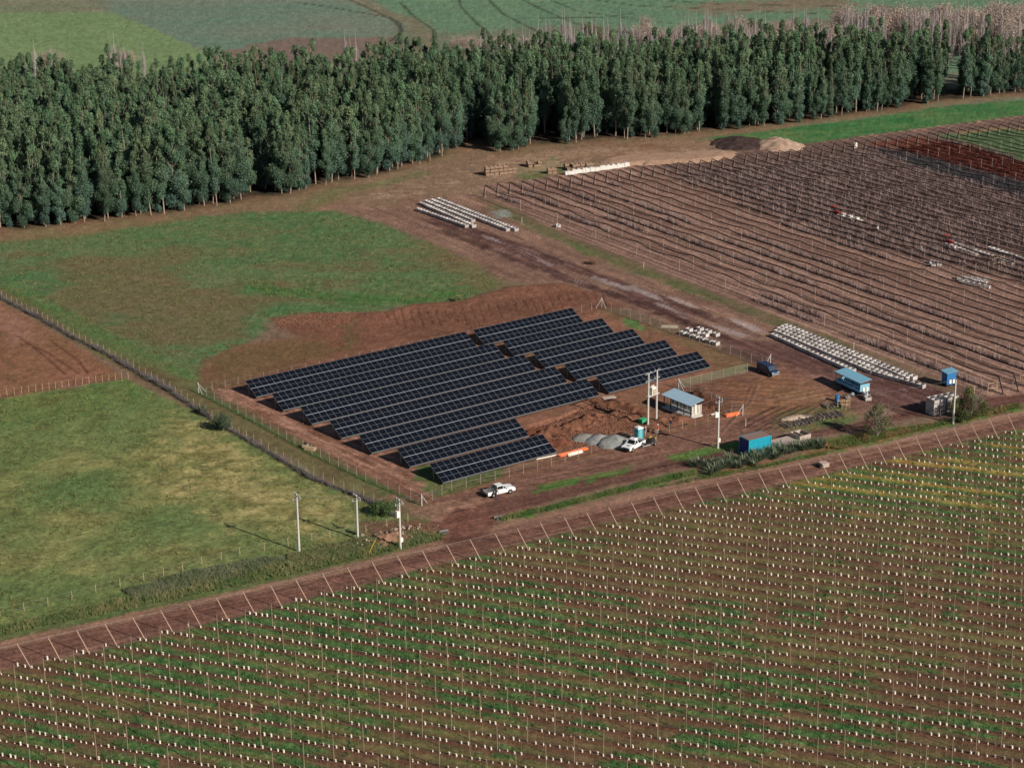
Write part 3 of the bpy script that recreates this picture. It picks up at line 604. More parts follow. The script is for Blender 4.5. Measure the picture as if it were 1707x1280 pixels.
fence([(0, 661), (60, 653), (115, 645), (160, 638), (214, 632)], 'thin stake fence between the ploughed plot and the pale pasture', 1.25, 1.5, False, 'stake_fence', 'fence', M_wood2, .045, .05, 2, 'stake')
fence([(0, 1026), (80, 1009), (160, 988), (240, 968), (400, 925), (520, 902), (610, 888), (680, 868)], 'sparse stake fence through the long grass below the pasture', 3.4, 1.35, False, 'stake_fence', 'fence', M_wood2, .05, .06, 2, 'stake')
# ------------------------------------------------------------------ concrete poles
def pole(px, top, label, kind='plain', lean=0.0, dark=False):
    g = G(*px); X_, Y_ = g
    lo, hi = 2., 30.
    for _ in range(40):
        m_ = (lo + hi) / 2
        v = np.array([X_, Y_, m_ - CAMH]); y_ = 640 + FPX * (v @ DN) / (v @ _f)
        if y_ > top: lo = m_
        else: hi = m_
    h = lo; rt = root('power_pole', g, R(30), label, 'utility pole')
    b = MB(); b.tube((0, 0, -.3), (lean, 0, h), .21, .13, 8); ob('shaft', b.mesh('shaft', [M_conc]), rt)
    b = MB()
    if kind in ('arms', 'lamp', 'box'):
        b.box((lean, 0, h - .25), (.12, 2.0, .12)); b.box((lean, 0, h - .95), (1.5, .10, .10)); b.tube((lean, -.9, h - .2), (lean, 0, h - .9), .025)
        ob('crossarm', b.mesh('crossarm', [M_galv]), rt)
        ib = MB(); ib.tube((0, 0, 0), (0, 0, .28), .07, .05, 6); ib = ib.mesh('insulator', [M_ceramic])
        for q in ((lean, -.9, h - .19), (lean, .9, h - .19), (lean, .3, h - .19), (lean - .65, 0, h - .9), (lean + .65, 0, h - .9)): ob('insulator', ib, rt, q)
    if kind == 'lamp':
        b = MB(); b.box((-.35, -.1, h - 2.4), (.55, .55, 1.0)); b.tube((-.05, 0, h - 2.0), (-.3, 0, h - 2.0), .04); ob('transformer', b.mesh('transformer', [M_tank]), rt)
    if kind == 'box':
        b = MB(); b.box((-.4, .1, h - 3.2), (.7, .5, .9)); b.box((-1.1, .1, h - 2.95), (.9, .25, .12)); ob('floodlight_box', b.mesh('floodlight_box', [M_tank]), rt)
    if kind in ('lamp', 'box'):
        b = MB(); b.box((.25, 0, 1.5), (.35, .35, .7)); ob('meter_box', b.mesh('meter_box', [M_tank]), rt)
    return Vector((X_, Y_, h))
p1_ = pole((498.7, 919), 823, 'tall pale concrete pole alone at the lower edge of the pasture', 'arms')
p2_ = pole((596.5, 898.5), 825, 'thin darker concrete pole left of the bush and the stone pile', 'arms')
p3_ = pole((667.5, 914.5), 832, 'concrete pole with a white box beside the road junction stones', 'lamp')
p4_ = pole((1196.5, 747), 662, 'concrete pole with floodlight box between shed and turquoise container', 'box')
p5_ = pole((1588.5, 706), 633, 'plain white pole in front of the stacked bins at the right road edge', 'plain')
# two-legged transformer frame
ga, gb = Vector((*G(1080, 709.5), 0)), Vector((*G(1094, 703.5), 0))
rt = root('transformer_frame', ga, 0, 'tall two legged pole frame carrying a grey transformer beside the cabinet shed', 'transformer')
d_ = gb - ga; hh = 10.0
for nm_, q in (('leg', Vector((0, 0, 0))), ('leg', d_)):
    b = MB(); b.tube(q + Vector((0, 0, -.2)), q + Vector((0, 0, hh)), .2, .14, 8); ob(nm_, b.mesh('leg', [M_conc]), rt)
b = MB(); mid = d_ / 2; az = math.atan2(d_.y, d_.x)
b.box(mid + Vector((0, 0, 5.6)), (d_.length + .7, .7, .14), 0, rz=az); ob('platform', b.mesh('platform', [M_conc]), rt)
b = MB(); b.box(mid + Vector((0, 0, 6.45)), (1.15, .8, 1.35), 0, rz=az)
for k in (-.35, -.12, .12, .35): b.box(mid + Vector((math.cos(az) * k + math.sin(az) * .5, math.sin(az) * k - math.cos(az) * .5, 6.35)), (.06, .28, 1.0), 0, rz=az)
for k in (-.3, 0, .3): b.tube(mid + Vector((math.cos(az) * k, math.sin(az) * k, 7.1)), mid + Vector((math.cos(az) * k, math.sin(az) * k, 7.5)), .06)
ob('transformer_tank', b.mesh('transformer_tank', [M_tank]), rt)
ci = MB(); ci.tube((0, 0, 0), (0, 0, .3), .08, .05, 6); ci = ci.mesh('insulator', [M_ceramic])
for hz, ext in ((hh - .15, 1.6), (hh - 1.6, 1.5)):
    b = MB(); b.box(mid + Vector((0, .16, hz)), (d_.length + 2 * ext * .6, .12, .13), 0, rz=az); ob('crossarm', b.mesh('crossarm', [M_galv]), rt)
    for k in (-1.7, -.6, .6, 1.7): ob('insulator', ci, rt, mid + Vector((math.cos(az) * k, math.sin(az) * k + .16, hz + .06)))
def sagwire(a, c, sag, label, r=.016):
    b = MB(); P = [a.lerp(c, t / 14) - Vector((0, 0, sag * 4 * (t / 14) * (1 - t / 14))) for t in range(15)]; b.path([p - a for p in P], r, 3)
    ob('power_line', b.mesh('power_line', [M_wire]), None, a, 0, label, 'cable')
sagwire(p3_, p4_, 1.2, 'thin overhead cable from the junction pole to the floodlight pole')
sagwire(p4_, ga + Vector((0, 0, 9.5)), .6, 'short overhead cable from the floodlight pole to the transformer frame')
sagwire(p1_, p2_, .5, 'thin overhead cable between the two pasture poles')
sagwire(p2_, p3_, .5, 'thin overhead cable from the dark pasture pole to the junction pole')
sagwire(p4_, p5_, 1.6, 'long thin overhead cable to the white pole at the right')
# ------------------------------------------------------------------ young orchard
EX, EY = oc, osn
n_rows = range(-34, 48)
def inpoly(x, y, k): return polysd(np.array([x]), np.array([y]), PLW[k])[0] < 0
def vis(x, y, m=25):
    if y < 150: return False
    u, v = PXY(x, y); return -m < u < 1707 + m and -m * 2 < v < 1280 + m * 2.5
pb = MB(); pb.tube((0, 0, -.2), (0, 0, 4.1), .068, .052, 6); ME_post = pb.mesh('trellis_post', [M_wood])
lb = MB(); lb.tube((0, 0, 0), (-1.9 * EX, -1.9 * EY, 3.5), .085, .065, 6); ME_lean = lb.mesh('leaning_end_post', [mat('tan_pole_wood', (.42, .29, .21), .9, 0, 6, .2, .1)])
lean_pts = []; posts = []; guards = []
for i in n_rows:
    e = E0 + ED * i
    jx, jy = random.uniform(-.25, .25), random.uniform(-.15, .15)
    if vis(e[0], e[1], 60):
        lean_pts.append((e[0] + jx * .4, e[1] + jy))
    for k in range(0, 26):
        q = e + np.array([EX, EY]) * (7.0 + 10.3 * k)
        if vis(*q, 40): posts.append((q[0] + random.uniform(-.15, .15), q[1] + random.uniform(-.15, .15), i, k))
    nst = -2 + random.randint(0, 1)
    for k in range(nst, 250):
        q = e + np.array([EX, EY]) * (k * 1.03 + random.uniform(-.1, .1))
        if vis(*q) and random.random() > .06: guards.append((q[0] + random.uniform(-.12, .12), q[1] + random.uniform(-.12, .12), i, k - nst))
_on = ['first','second','third','fourth','fifth','sixth','seventh','eighth','ninth','tenth','eleventh','twelfth','thirteenth','fourteenth','fifteenth','sixteenth','seventeenth','eighteenth','nineteenth']
_tn = {2:'twenty',3:'thirty',4:'forty',5:'fifty',6:'sixty',7:'seventy',8:'eighty',9:'ninety'}
_tx = {2:'twentieth',3:'thirtieth',4:'fortieth',5:'fiftieth',6:'sixtieth',7:'seventieth',8:'eightieth',9:'ninetieth'}
def nth(k):
    k += 1
    if k < 20: return _on[k - 1]
    if k > 200: return 'two hundred and ' + nth(k - 201)
    if k >= 100: return 'hundred and ' + nth(k - 101) if k > 100 else 'hundredth'
    return _tx[k // 10] if k % 10 == 0 else _tn[k // 10] + ' ' + _on[k % 10 - 1]
lp0 = None
for k, (x, y) in enumerate(lean_pts):
    o = ob('leaning_end_post', ME_lean, None, (x, y), random.uniform(-.05, .05), 'pale leaning orchard end post, ' + nth(k) + ' from the left along the dirt road', 'post', 'leaning end posts along the dirt road'); o.rotation_euler.x = random.uniform(-.03, .03)
posts.sort(key=lambda p: p[1])
for x, y, ri_, k_ in posts[:300]:
    o = ob('trellis_post', ME_post, None, (x, y), 0, 'upright trellis post, ' + nth(k_) + ' from the road in orchard row ' + nth(ri_ + 34) + ' from the left', 'post', 'trellis posts of the young orchard')
    o.rotation_euler = (random.uniform(-.02, .02), random.uniform(-.02, .02), 0); o.scale = (1, 1, random.uniform(.93, 1.04))
def joined(name, base, places, mats, label, cat, group=None, scl=None, rot=True, cols=None):
    """many copies of a small mesh (verts, faces list of equal length) baked into one stuff object"""
    bv, bf = base; bv = np.asarray(bv, float); bf = np.asarray(bf); n = len(places); P = np.asarray(places, float)
    if P.shape[1] == 2: P = np.column_stack([P, np.zeros(n)])
    a = rng.uniform(0, 2 * math.pi, n) if rot else np.zeros(n); s = np.ones(n) if scl is None else np.asarray(scl)
    c, q = np.cos(a)[:, None], np.sin(a)[:, None]
    vx = (bv[None, :, 0] * c - bv[None, :, 1] * q) * s[:, None] + P[:, 0:1]; vy = (bv[None, :, 0] * q + bv[None, :, 1] * c) * s[:, None] + P[:, 1:2]; vz = bv[None, :, 2] * s[:, None] + P[:, 2:3]
    V_ = np.stack([vx, vy, vz], -1).reshape(-1, 3); F_ = (bf[None] + (np.arange(n) * len(bv))[:, None, None]).reshape(-1, bf.shape[1])
    cc = None
    if cols is not None: cc = np.repeat(np.asarray(cols), len(bv), axis=0)
    me = npmesh(name, V_, F_, cc, smooth=False)
    for m in mats: me.materials.append(m)
    return ob(name, me, None, (0, 0, 0), 0, label, cat, group, 'stuff')
if len(posts) > 300:
    t = MB(); t.tube((0, 0, -.2), (0, 0, 4.1), .06, .045, 4, 0, False)
    joined('trellis_posts_beyond', (t.v, t.f), [q_[:2] for q_ in posts[300:]], [M_wood], 'remaining trellis posts in the far rows of the young orchard', 'posts', rot=False)
def guard_mesh(k):
    b = MB(); r = [.11, .125, .095][k]; h = [.46, .50, .40][k]
    b.tube((0, 0, 0), (0, 0, h), r, r * .92, 6, 0, True); b.tube((.02, 0, .3), (.03, .02, 2.1), .011, .008, 3, 1, False)
    return b.mesh('tree_guard', [M_guard, M_wood])
MEG = [guard_mesh(k) for k in range(3)]
guards.sort(key=lambda p: p[1])
for x, y, ri_, k_ in guards[:300]:
    o = ob('tree_guard', random.choice(MEG), None, (x, y), random.uniform(0, 6), 'white sapling guard, ' + nth(k_) + ' from the road in orchard row ' + nth(ri_ + 34), 'tree guard', 'white sapling guards in the nearest orchard rows')
    o.rotation_euler = (random.uniform(-.06, .06), random.uniform(-.06, .06), o.rotation_euler.z)
rest = [q_[:2] for q_ in guards[300:]]
for k in range(3):
    sub = [p for j, p in enumerate(rest) if j % 3 == k]; t = MB(); r = [.12, .135, .095][k]; t.tube((0, 0, 0), (0, 0, [.46, .50, .40][k]), r, r, 5, 0, False)
    # closed top so the guard reads solid from above
    base = (t.v, t.f)
    sub_a = np.array(sub)
    if k == 0: allp = []
    allp.append((base, sub_a))
vv = []; ff = []; off = 0
for (bv, bf), P in allp:
    bv = np.array(bv); bf = np.array(bf); n = len(P); s = rng.uniform(.8, 1.1, n)[:, None, None]
    V_ = (bv[None] * s + np.column_stack([P, np.zeros(n)])[:, None, :]).reshape(-1, 3); F_ = (bf[None] + (np.arange(n) * len(bv))[:, None, None]).reshape(-1, 4) + off
    vv.append(V_); ff.append(F_); off += len(V_)
me = npmesh('tree_guards_beyond', np.vstack(vv), np.vstack(ff), smooth=False); me.materials.append(M_guard)
ob('tree_guards_beyond', me, None, (0, 0, 0), 0, 'white sapling guards dotted in even rows over the rest of the young orchard', 'tree guards', None, 'stuff')
t = MB(); t.tube((.02, 0, .3), (.03, .02, 2.1), .012, .009, 3, 0, False); joined('sapling_canes', (t.v, t.f), rest, [M_wood], 'thin canes standing in the white sapling guards', 'canes')
# trellis wires along the head of the orchard
M_hose = mat('black_drip_hose', (.02, .018, .017), .8, 0, 2, .3, .1)
for i in n_rows:
    e = E0 + ED * i; hv = []; t0 = -1.0
    if not vis(e[0] + 60 * EX, e[1] + 60 * EY, 900): continue
    b = MB(); pp = [Vector((EX * t, EY * t, .34 + random.uniform(-.05, .05))) for t in np.arange(-.5, 170, 3.1)]; b.path(pp, .028, 4)
    ob('drip_hose', b.mesh('drip_hose', [M_hose]), None, (e[0], e[1]), 0, 'black drip hose along the orchard row ' + nth(i + 34) + ' from the left', 'hose', 'drip hoses of the orchard rows')
b = MB(); L0 = E0 + ED * -34; L1 = E0 + ED * 47
P0 = Vector((L0[0] - 1.9 * EX, L0[1] - 1.9 * EY, 3.45)); P1 = Vector((L1[0] - 1.9 * EX, L1[1] - 1.9 * EY, 3.45))
b.tube((0, 0, 0), P1 - P0, .013, .013, 4); ob('head_wire', b.mesh('head_wire', [M_wire]), None, P0, 0, 'straight wire joining the tops of all leaning end posts along the dirt road', 'wire')
for i in n_rows:
    e = E0 + ED * i; b = MB()
    top = Vector((-1.9 * EX, -1.9 * EY, 3.45)); q = Vector((EX, EY, 0)) * 7.0 + Vector((0, 0, 4.0)); r_ = Vector((EX, EY, 0)) * 230 + Vector((0, 0, 4.0))
    b.tube(top, q, .012, .012, 3, 0, False); b.tube(q, r_, .012, .012, 3, 0, False)
    if vis(e[0] + 60 * EX, e[1] + 60 * EY, 900): ob('row_wire', b.mesh('row_wire', [M_wire]), None, (e[0], e[1]), 0, 'thin top wire along the orchard row ' + nth(i + 34) + ' from the left', 'wire', 'top wires of the orchard rows')
# ------------------------------------------------------------------ berry plantation
bpb = MB(); bpb.tube((0, 0, -.2), (0, 0, 3.3), .06, .05, 6); ME_bp = bpb.mesh('net_post', [M_wood3])
BAv = np.array([bc, bs]); bposts = []
bot_a, bot_b = np.array(G(1546, 620)), np.array(G(1740, 652)); low_line = [np.array(G(*p)) for p in ((1648, 657), (1740, 640))]
def seg_end(i):
    s = B0 + BD * i
    # distance along the row to the lower field boundary
    a, d = low_line[0], (low_line[1] - low_line[0]); den = BAv[0] * d[1] - BAv[1] * d[0]
    t = ((a[0] - s[0]) * d[1] - (a[1] - s[1]) * d[0]) / den
    return max(60, t)
nrow_b = 0
for i in range(0, 64):
    s = B0 + BD * i; Lr = seg_end(i); nseg = int(Lr / 15.2)
    pts = [s + BAv * (Lr * j / nseg) for j in range(nseg + 1)]
    vispts = [p for p in pts if vis(p[0], p[1], 120)]
    if not vispts: continue
    b = MB(); P = [Vector((0, 0, 0.15)) + Vector((-BAv[0] * .9, -BAv[1] * .9, 0))]
    for j in range(nseg):
        for t in range(6):
            f_ = t / 6; q = pts[j] * (1 - f_) + pts[j + 1] * f_ - s
            P.append(Vector((q[0], q[1], 3.3 - (.30 + .28 * _hash(np.array([i]), np.array([j]), 3)[0]) * 4 * f_ * (1 - f_) + random.uniform(-.07, .07))))
    q = pts[-1] - s; P.append(Vector((q[0], q[1], 3.3))); P.append(Vector((q[0] + BAv[0] * 1.5, q[1] + BAv[1] * 1.5, .15)))
    b.path(P, .11, 5); ob('net_roll', b.mesh('net_roll', [M_net]), None, (s[0], s[1]), 0, 'rolled black net sagging between posts, ' + nth(i) + ' berry row from the farm track', 'net', 'rolled nets over the berry rows')
    for j_, p in enumerate(pts): bposts.append((p[0], p[1], i, j_))
bposts = [p for p in bposts if vis(p[0], p[1], 20)]
bposts.sort(key=lambda p: p[1])
for p in bposts[:300]:
    o = ob('net_post', ME_bp, None, (p[0], p[1]), 0, 'grey net post, ' + nth(p[3]) + ' from the top in the ' + nth(p[2]) + ' berry row from the track', 'post', 'net posts of the berry plantation'); o.rotation_euler = (random.uniform(-.03, .03), random.uniform(-.03, .03), 0)
if len(bposts) > 300:
    t = MB(); t.tube((0, 0, -.2), (0, 0, 3.3), .06, .05, 4, 0, False)
    joined('net_posts_beyond', (t.v, t.f), [q_[:2] for q_ in bposts[300:]], [M_wood3], 'remaining net posts in the far corner of the berry plantation', 'posts', rot=False)
# bare canes: random upright blades per bush
def blades(n, h, w, spread, lean, seed, tip=.25):
    r = np.random.default_rng(seed); v = []; f = []
    for k in range(n):
        a = r.uniform(0, 2 * math.pi); rr = spread * math.sqrt(r.uniform()); x, y = rr * math.cos(a), rr * math.sin(a)
        hh_ = h * r.uniform(.6, 1.1); la = r.uniform(0, 2 * math.pi); ll = lean * r.uniform(.3, 1) * hh_; b_ = r.uniform(0, math.pi); wx, wy = math.cos(b_) * w / 2, math.sin(b_) * w / 2
        tx, ty = x + ll * math.cos(la), y + ll * math.sin(la); i0 = len(v)
        v += [(x - wx, y - wy, 0), (x + wx, y + wy, 0), (tx + wx * tip, ty + wy * tip, hh_), (tx - wx * tip, ty - wy * tip, hh_)]; f.append((i0, i0 + 1, i0 + 2, i0 + 3))
    return v, f
def scatter_rows():
    pts = []; kinds = []
    for i in np.arange(0, 60, 1.0):
        s = B0 + BD * i; Lr = seg_end(i); t = np.arange(1.5, Lr - 1, .42)
        x = s[0] + BAv[0] * t + rng.uniform(-.25, .25, len(t)); y = s[1] + BAv[1] * t + rng.uniform(-.15, .15, len(t)); pts.append(np.column_stack([x, y, np.full(len(t), i), t]))
    return np.vstack(pts)
BP = scatter_rows(); u_, v_ = PXY(BP[:, 0], BP[:, 1]); ok = (u_ > 700) & (u_ < 1730) & (v_ < 720)
BP = BP[ok]; bx, by, bi_, bt = BP.T
dn = polysd(bx, by, GP([(1090, 268), (1640, 205), (2300, 115), (2300, 700), (1900, 560), (1707, 470), (1560, 440), (1400, 400), (1250, 340), (1130, 300)]))
rowon = fbm(bt / 40, bi_ * 5.7, 2, 201)
def near(px): return linesd(bx, by, GP(px))
keep = np.where(dn < 0, rng.uniform(size=len(bx)) < .93, (rowon > .70) & (rng.uniform(size=len(bx)) < .9))
for l, wd in (([(905, 303), (1000, 345), (1120, 395), (1300, 460), (1500, 540), (1707, 620)], 1.6), ([(930, 300), (1060, 345), (1200, 395), (1400, 470), (1560, 530), (1707, 585)], 1.5), ([(880, 375), (1000, 412), (1200, 488), (1374, 552), (1500, 592), (1640, 650)], 1.3), ([(1220, 330), (1350, 390), (1480, 430)], 2.0), ([(1240, 395), (1400, 450), (1560, 510), (1707, 560)], 1.2), ([(785, 330), (815, 340)], 1.2), ([(830, 330), (890, 345)], 1)):
    keep |= (near(l) < wd) & (rng.uniform(size=len(bx)) < .95)
red = (polysd(bx, by, GP(PRED)) < 0); grn = (polysd(bx, by, GP(PGRN)) < 0); gry = (polysd(bx, by, GP(PGRY)) < 0)
keep &= ~grn
# gaps with bins and tractors
for p in ((1650, 424), (1630, 470), (1560, 440), (1680, 420)):
    g = G(*p); keep &= ((bx - g[0]) ** 2 + (by - g[1]) ** 2) > 16
kp = np.where(keep & ~red)[0]
cb = vc(A(164, 140, 136), A(84, 66, 64), rng.uniform(size=len(kp))); cb[gry[kp]] = vc(A(84, 80, 86), A(70, 66, 70), rng.uniform(size=int(gry[kp].sum())))
joined('bare_berry_canes', blades(13, 1.45, .085, .46, .30, 5), BP[kp][:, :2], [M_veg], 'leafless mauve grey berry canes standing in long dense rows under the rolled nets', 'berry bushes', scl=rng.uniform(.75, 1.15, len(kp)), cols=cb)
kr = np.where(red)[0]; joined('red_leaved_bushes', blades(14, .9, .12, .45, .5, 6), BP[kr][:, :2], [M_veg], 'low berry bushes still in red brown leaf in the far corner of the plantation', 'berry bushes', scl=rng.uniform(.7, 1.2, len(kr)), cols=vc(A(104, 46, 40), A(74, 36, 32), rng.uniform(size=len(kr))))
print('posts', len(posts), 'guards', len(guards), 'bposts', len(bposts), 'canes', len(kp))
# ------------------------------------------------------------------ eucalyptus wood
def leafcloud(centres, n, seed, size, squash=1.0, c_lo=None, c_hi=None, zmax=20.):
    """leaf clumps: small bent quads scattered on the shells of many lumps"""
    r = np.random.default_rng(seed); C = np.asarray(centres, float)          # x,y,z,radius
    wts = C[:, 3] ** 2; ch = r.choice(len(C), n, p=wts / wts.sum()); c = C[ch]
    d = r.normal(size=(n, 3)); d /= np.linalg.norm(d, axis=1)[:, None]; rad = c[:, 3:4] * (r.uniform(size=(n, 1)) ** .33) * r.uniform(.75, 1.12, (n, 1))
    P = c[:, :3] + d * rad * np.array([1, 1, squash]) + r.normal(size=(n, 3)) * np.minimum(.3, c[:, 3:4] * .16)
    nrm = d * .75 + r.normal(size=(n, 3)) * .55; nrm /= np.linalg.norm(nrm, axis=1)[:, None]
    t = np.cross(nrm, r.normal(size=(n, 3))); t /= np.linalg.norm(t, axis=1)[:, None]; b = np.cross(nrm, t)
    s = size * r.uniform(.55, 1.25, (n, 1)); t *= s; b *= s * r.uniform(.45, .9, (n, 1))
    V_ = np.stack([P - t - b * .3, P - b, P + t + b * .2, P + b], 1).reshape(-1, 3); F_ = np.arange(n * 4).reshape(n, 4)
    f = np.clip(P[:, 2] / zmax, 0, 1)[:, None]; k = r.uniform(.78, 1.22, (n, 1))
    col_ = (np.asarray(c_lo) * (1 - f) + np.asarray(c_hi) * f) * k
    return V_, F_, np.repeat(col_, 4, axis=0)
def limb_mesh(h, r0, seed, limbs=6, name='trunk', lean=.3):
    r = random.Random(seed); b = MB(); pts = [Vector((0, 0, -.3))]; x = y = 0
    for k in range(1, 7):
        x += r.uniform(-lean, lean); y += r.uniform(-lean, lean); pts.append(Vector((x, y, h * k / 6)))
    for k in range(6): b.tube(pts[k], pts[k + 1], r0 * (1 - k / 7), r0 * (1 - (k + 1) / 7), 5, 0, False)
    for k in range(limbs):
        i = r.randint(1, 4); a = r.uniform(0, 6.28); L_ = r.uniform(1.0, 2.2)
        b.tube(pts[i], pts[i] + Vector((math.cos(a) * L_, math.sin(a) * L_, L_ * 1.4)), r0 * .35, r0 * .12, 4, 0, False)
    return b, pts
M_bark = mat('pale_eucalyptus_bark', (.34, .26, .20), .85, 0, 2.5, .25, .15)
M_bark2 = mat('grey_bare_twig', (.27, .23, .20), .9, 0, 3, .2, .1)
EUC = []
for k in range(7):
    h = [18.5, 19.5, 17, 20.5, 18, 19, 16][k]; tb, pts = limb_mesh(h * .97, .16, 40 + k, 8)
    r = random.Random(70 + k); cs = []
    zb = [1.0, 2.4, .5, 3.0, 1.2, 3.6, .6][k]; n_l = [26, 22, 24, 28, 24, 20, 22][k]; wide = [1.8, 2.2, 1.6, 1.9, 2.3, 1.6, 2.0][k]
    for j in range(n_l):
        f = (j + .5) / n_l; z = zb + (h - zb) * f; prof = wide * (0.55 + .5 * math.sin(min(1, f * 1.15 + .1) * math.pi)) * (1 - [.85, .6, .8, .7, .55, .9, .7][k] * max(0, f - .62) / .38)
        a = r.uniform(0, 6.28); rr = prof * r.uniform(.2, .85); cs.append((rr * math.cos(a) + pts[min(6, int(f * 6))].x * .5, rr * math.sin(a) + pts[min(6, int(f * 6))].y * .5, z, prof * r.uniform(.40, .72)))
    cs.append((r.uniform(-.3, .3), 0, h - .6, .55)); cs.append((.1, .1, h - 1.5, .9))
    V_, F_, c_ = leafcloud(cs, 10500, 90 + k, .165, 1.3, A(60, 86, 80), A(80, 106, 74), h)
    mc = npmesh('crown', V_, F_, c_, smooth=False); mc.materials.append(M_leaf)
    mt = tb.mesh('trunk', [M_bark]); EUC.append((mt, mc, h))
fpoly = PLW['forest']; FX = []
gx = np.arange(-230, 260, 3.3); gy = np.arange(440, 720, 3.2); XX, YY = np.meshgrid(gx, gy); XX = XX.ravel() + rng.uniform(-1.3, 1.3, XX.size) + (np.floor(YY.ravel() / 3.2) % 2) * 1.5; YY = YY.ravel() + rng.uniform(-1.3, 1.3, YY.size)
sdf = polysd(XX, YY, fpoly); uu, vv_ = PXY(XX, YY); gap = vn(XX / 9, YY / 9, 301)
def inq(px): return polysd(XX, YY, GP(px)) < 0
ok = (sdf < -1.0) & (uu > -70) & (uu < 1780) & (gap < .80) & (rng.uniform(size=len(XX)) < .93)
ok &= ~inq([(766, 262), (822, 262), (815, 236), (775, 236)]) & ~inq([(893, 250), (938, 244), (935, 222), (890, 224)]) & ~inq([(405, 342), (452, 336), (455, 318), (408, 322)]) & ~inq([(1578, 176), (1600, 174), (1600, 150), (1570, 152)])
XX, YY, sdf, uu, vv_ = XX[ok], YY[ok], sdf[ok], uu[ok], vv_[ok]
# front row counts as biggest: sort by distance behind the front edge, then nearness
front = linesd(XX, YY, fpoly[1:24]); order = np.argsort(front * 3 + YY * .12)
ind = order[:300]; restt = order[300:]
print('eucalyptus', len(XX))
ind = np.array(sorted(ind, key=lambda q: uu[q]))
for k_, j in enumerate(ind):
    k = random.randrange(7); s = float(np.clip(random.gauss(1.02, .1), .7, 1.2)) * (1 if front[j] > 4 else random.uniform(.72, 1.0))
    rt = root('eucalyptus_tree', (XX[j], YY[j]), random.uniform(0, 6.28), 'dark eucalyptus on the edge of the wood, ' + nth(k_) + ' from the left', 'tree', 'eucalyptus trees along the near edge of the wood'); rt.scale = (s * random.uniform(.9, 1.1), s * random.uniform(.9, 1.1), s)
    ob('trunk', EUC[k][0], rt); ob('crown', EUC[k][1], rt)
# the rest of the wood: one object that instances whole trees
tcol = bpy.data.collections.new('tree_kinds')
for k in range(7):
    mt, mc, h = EUC[k]; n0 = len(mc.vertices)
    va = np.empty(n0 * 3, np.float32); mc.vertices.foreach_get('co', va); vb = np.empty(len(mt.vertices) * 3, np.float32); mt.vertices.foreach_get('co', vb)
    me = bpy.data.meshes.new('tree_kind'); vs = [tuple(v) for v in va.reshape(-1, 3)] + [tuple(v) for v in vb.reshape(-1, 3)]
    fs = [tuple(p.vertices) for p in mc.polygons] + [tuple(n0 + i for i in p.vertices) for p in mt.polygons]
    me.from_pydata(vs, [], fs); me.materials.append(M_leaf); me.materials.append(M_bark)
    mi = np.zeros(len(fs), np.int32); mi[len(mc.polygons):] = 1; me.polygons.foreach_set('material_index', mi)
    a = me.attributes.new('Col', 'FLOAT_COLOR', 'POINT'); cc = np.ones((len(vs), 4), np.float32); ca = np.empty(n0 * 4, np.float32); mc.attributes['Col'].data.foreach_get('color', ca); cc[:n0] = ca.reshape(-1, 4); a.data.foreach_set('color', cc.ravel())
    o = bpy.data.objects.new('tree_kind', me); tcol.objects.link(o)
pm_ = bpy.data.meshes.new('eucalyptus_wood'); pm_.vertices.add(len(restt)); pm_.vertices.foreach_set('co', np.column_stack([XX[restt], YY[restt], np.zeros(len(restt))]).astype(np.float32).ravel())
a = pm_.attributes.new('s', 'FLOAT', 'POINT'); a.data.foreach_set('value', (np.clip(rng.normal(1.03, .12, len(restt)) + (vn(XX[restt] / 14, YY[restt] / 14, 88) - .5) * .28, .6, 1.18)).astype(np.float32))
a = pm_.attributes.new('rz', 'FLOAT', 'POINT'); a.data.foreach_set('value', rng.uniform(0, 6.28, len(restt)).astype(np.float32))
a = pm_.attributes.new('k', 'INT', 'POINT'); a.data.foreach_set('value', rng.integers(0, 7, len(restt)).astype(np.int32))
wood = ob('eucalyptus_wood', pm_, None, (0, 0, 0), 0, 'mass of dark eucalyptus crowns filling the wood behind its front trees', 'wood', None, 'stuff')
ng = bpy.data.node_groups.new('plant_trees', 'GeometryNodeTree'); ng.interface.new_socket('Geometry', in_out='INPUT', socket_type='NodeSocketGeometry'); ng.interface.new_socket('Geometry', in_out='OUTPUT', socket_type='NodeSocketGeometry')
N = ng.nodes; gi = N.new('NodeGroupInput'); go = N.new('NodeGroupOutput'); ip = N.new('GeometryNodeInstanceOnPoints'); cin = N.new('GeometryNodeCollectionInfo'); cin.inputs['Collection'].default_value = tcol; cin.inputs['Separate Children'].default_value = True; cin.inputs['Reset Children'].default_value = True
def na(nm, tp):
    n = N.new('GeometryNodeInputNamedAttribute'); n.data_type = tp; n.inputs['Name'].default_value = nm; return n.outputs[0]
ip.inputs['Pick Instance'].default_value = True
cx = N.new('ShaderNodeCombineXYZ'); ng.links.new(na('rz', 'FLOAT'), cx.inputs['Z']); cs_ = N.new('ShaderNodeCombineXYZ'); sa = na('s', 'FLOAT')
for s_ in 'XYZ': ng.links.new(sa, cs_.inputs[s_])
ng.links.new(gi.outputs[0], ip.inputs['Points']); ng.links.new(cin.outputs[0], ip.inputs['Instance']); ng.links.new(na('k', 'INT'), ip.inputs['Instance Index']); ng.links.new(cx.outputs[0], ip.inputs['Rotation']); ng.links.new(cs_.outputs[0], ip.inputs['Scale']); ng.links.new(ip.outputs[0], go.inputs[0])
wood.modifiers.new('plant', 'NODES').node_group = ng
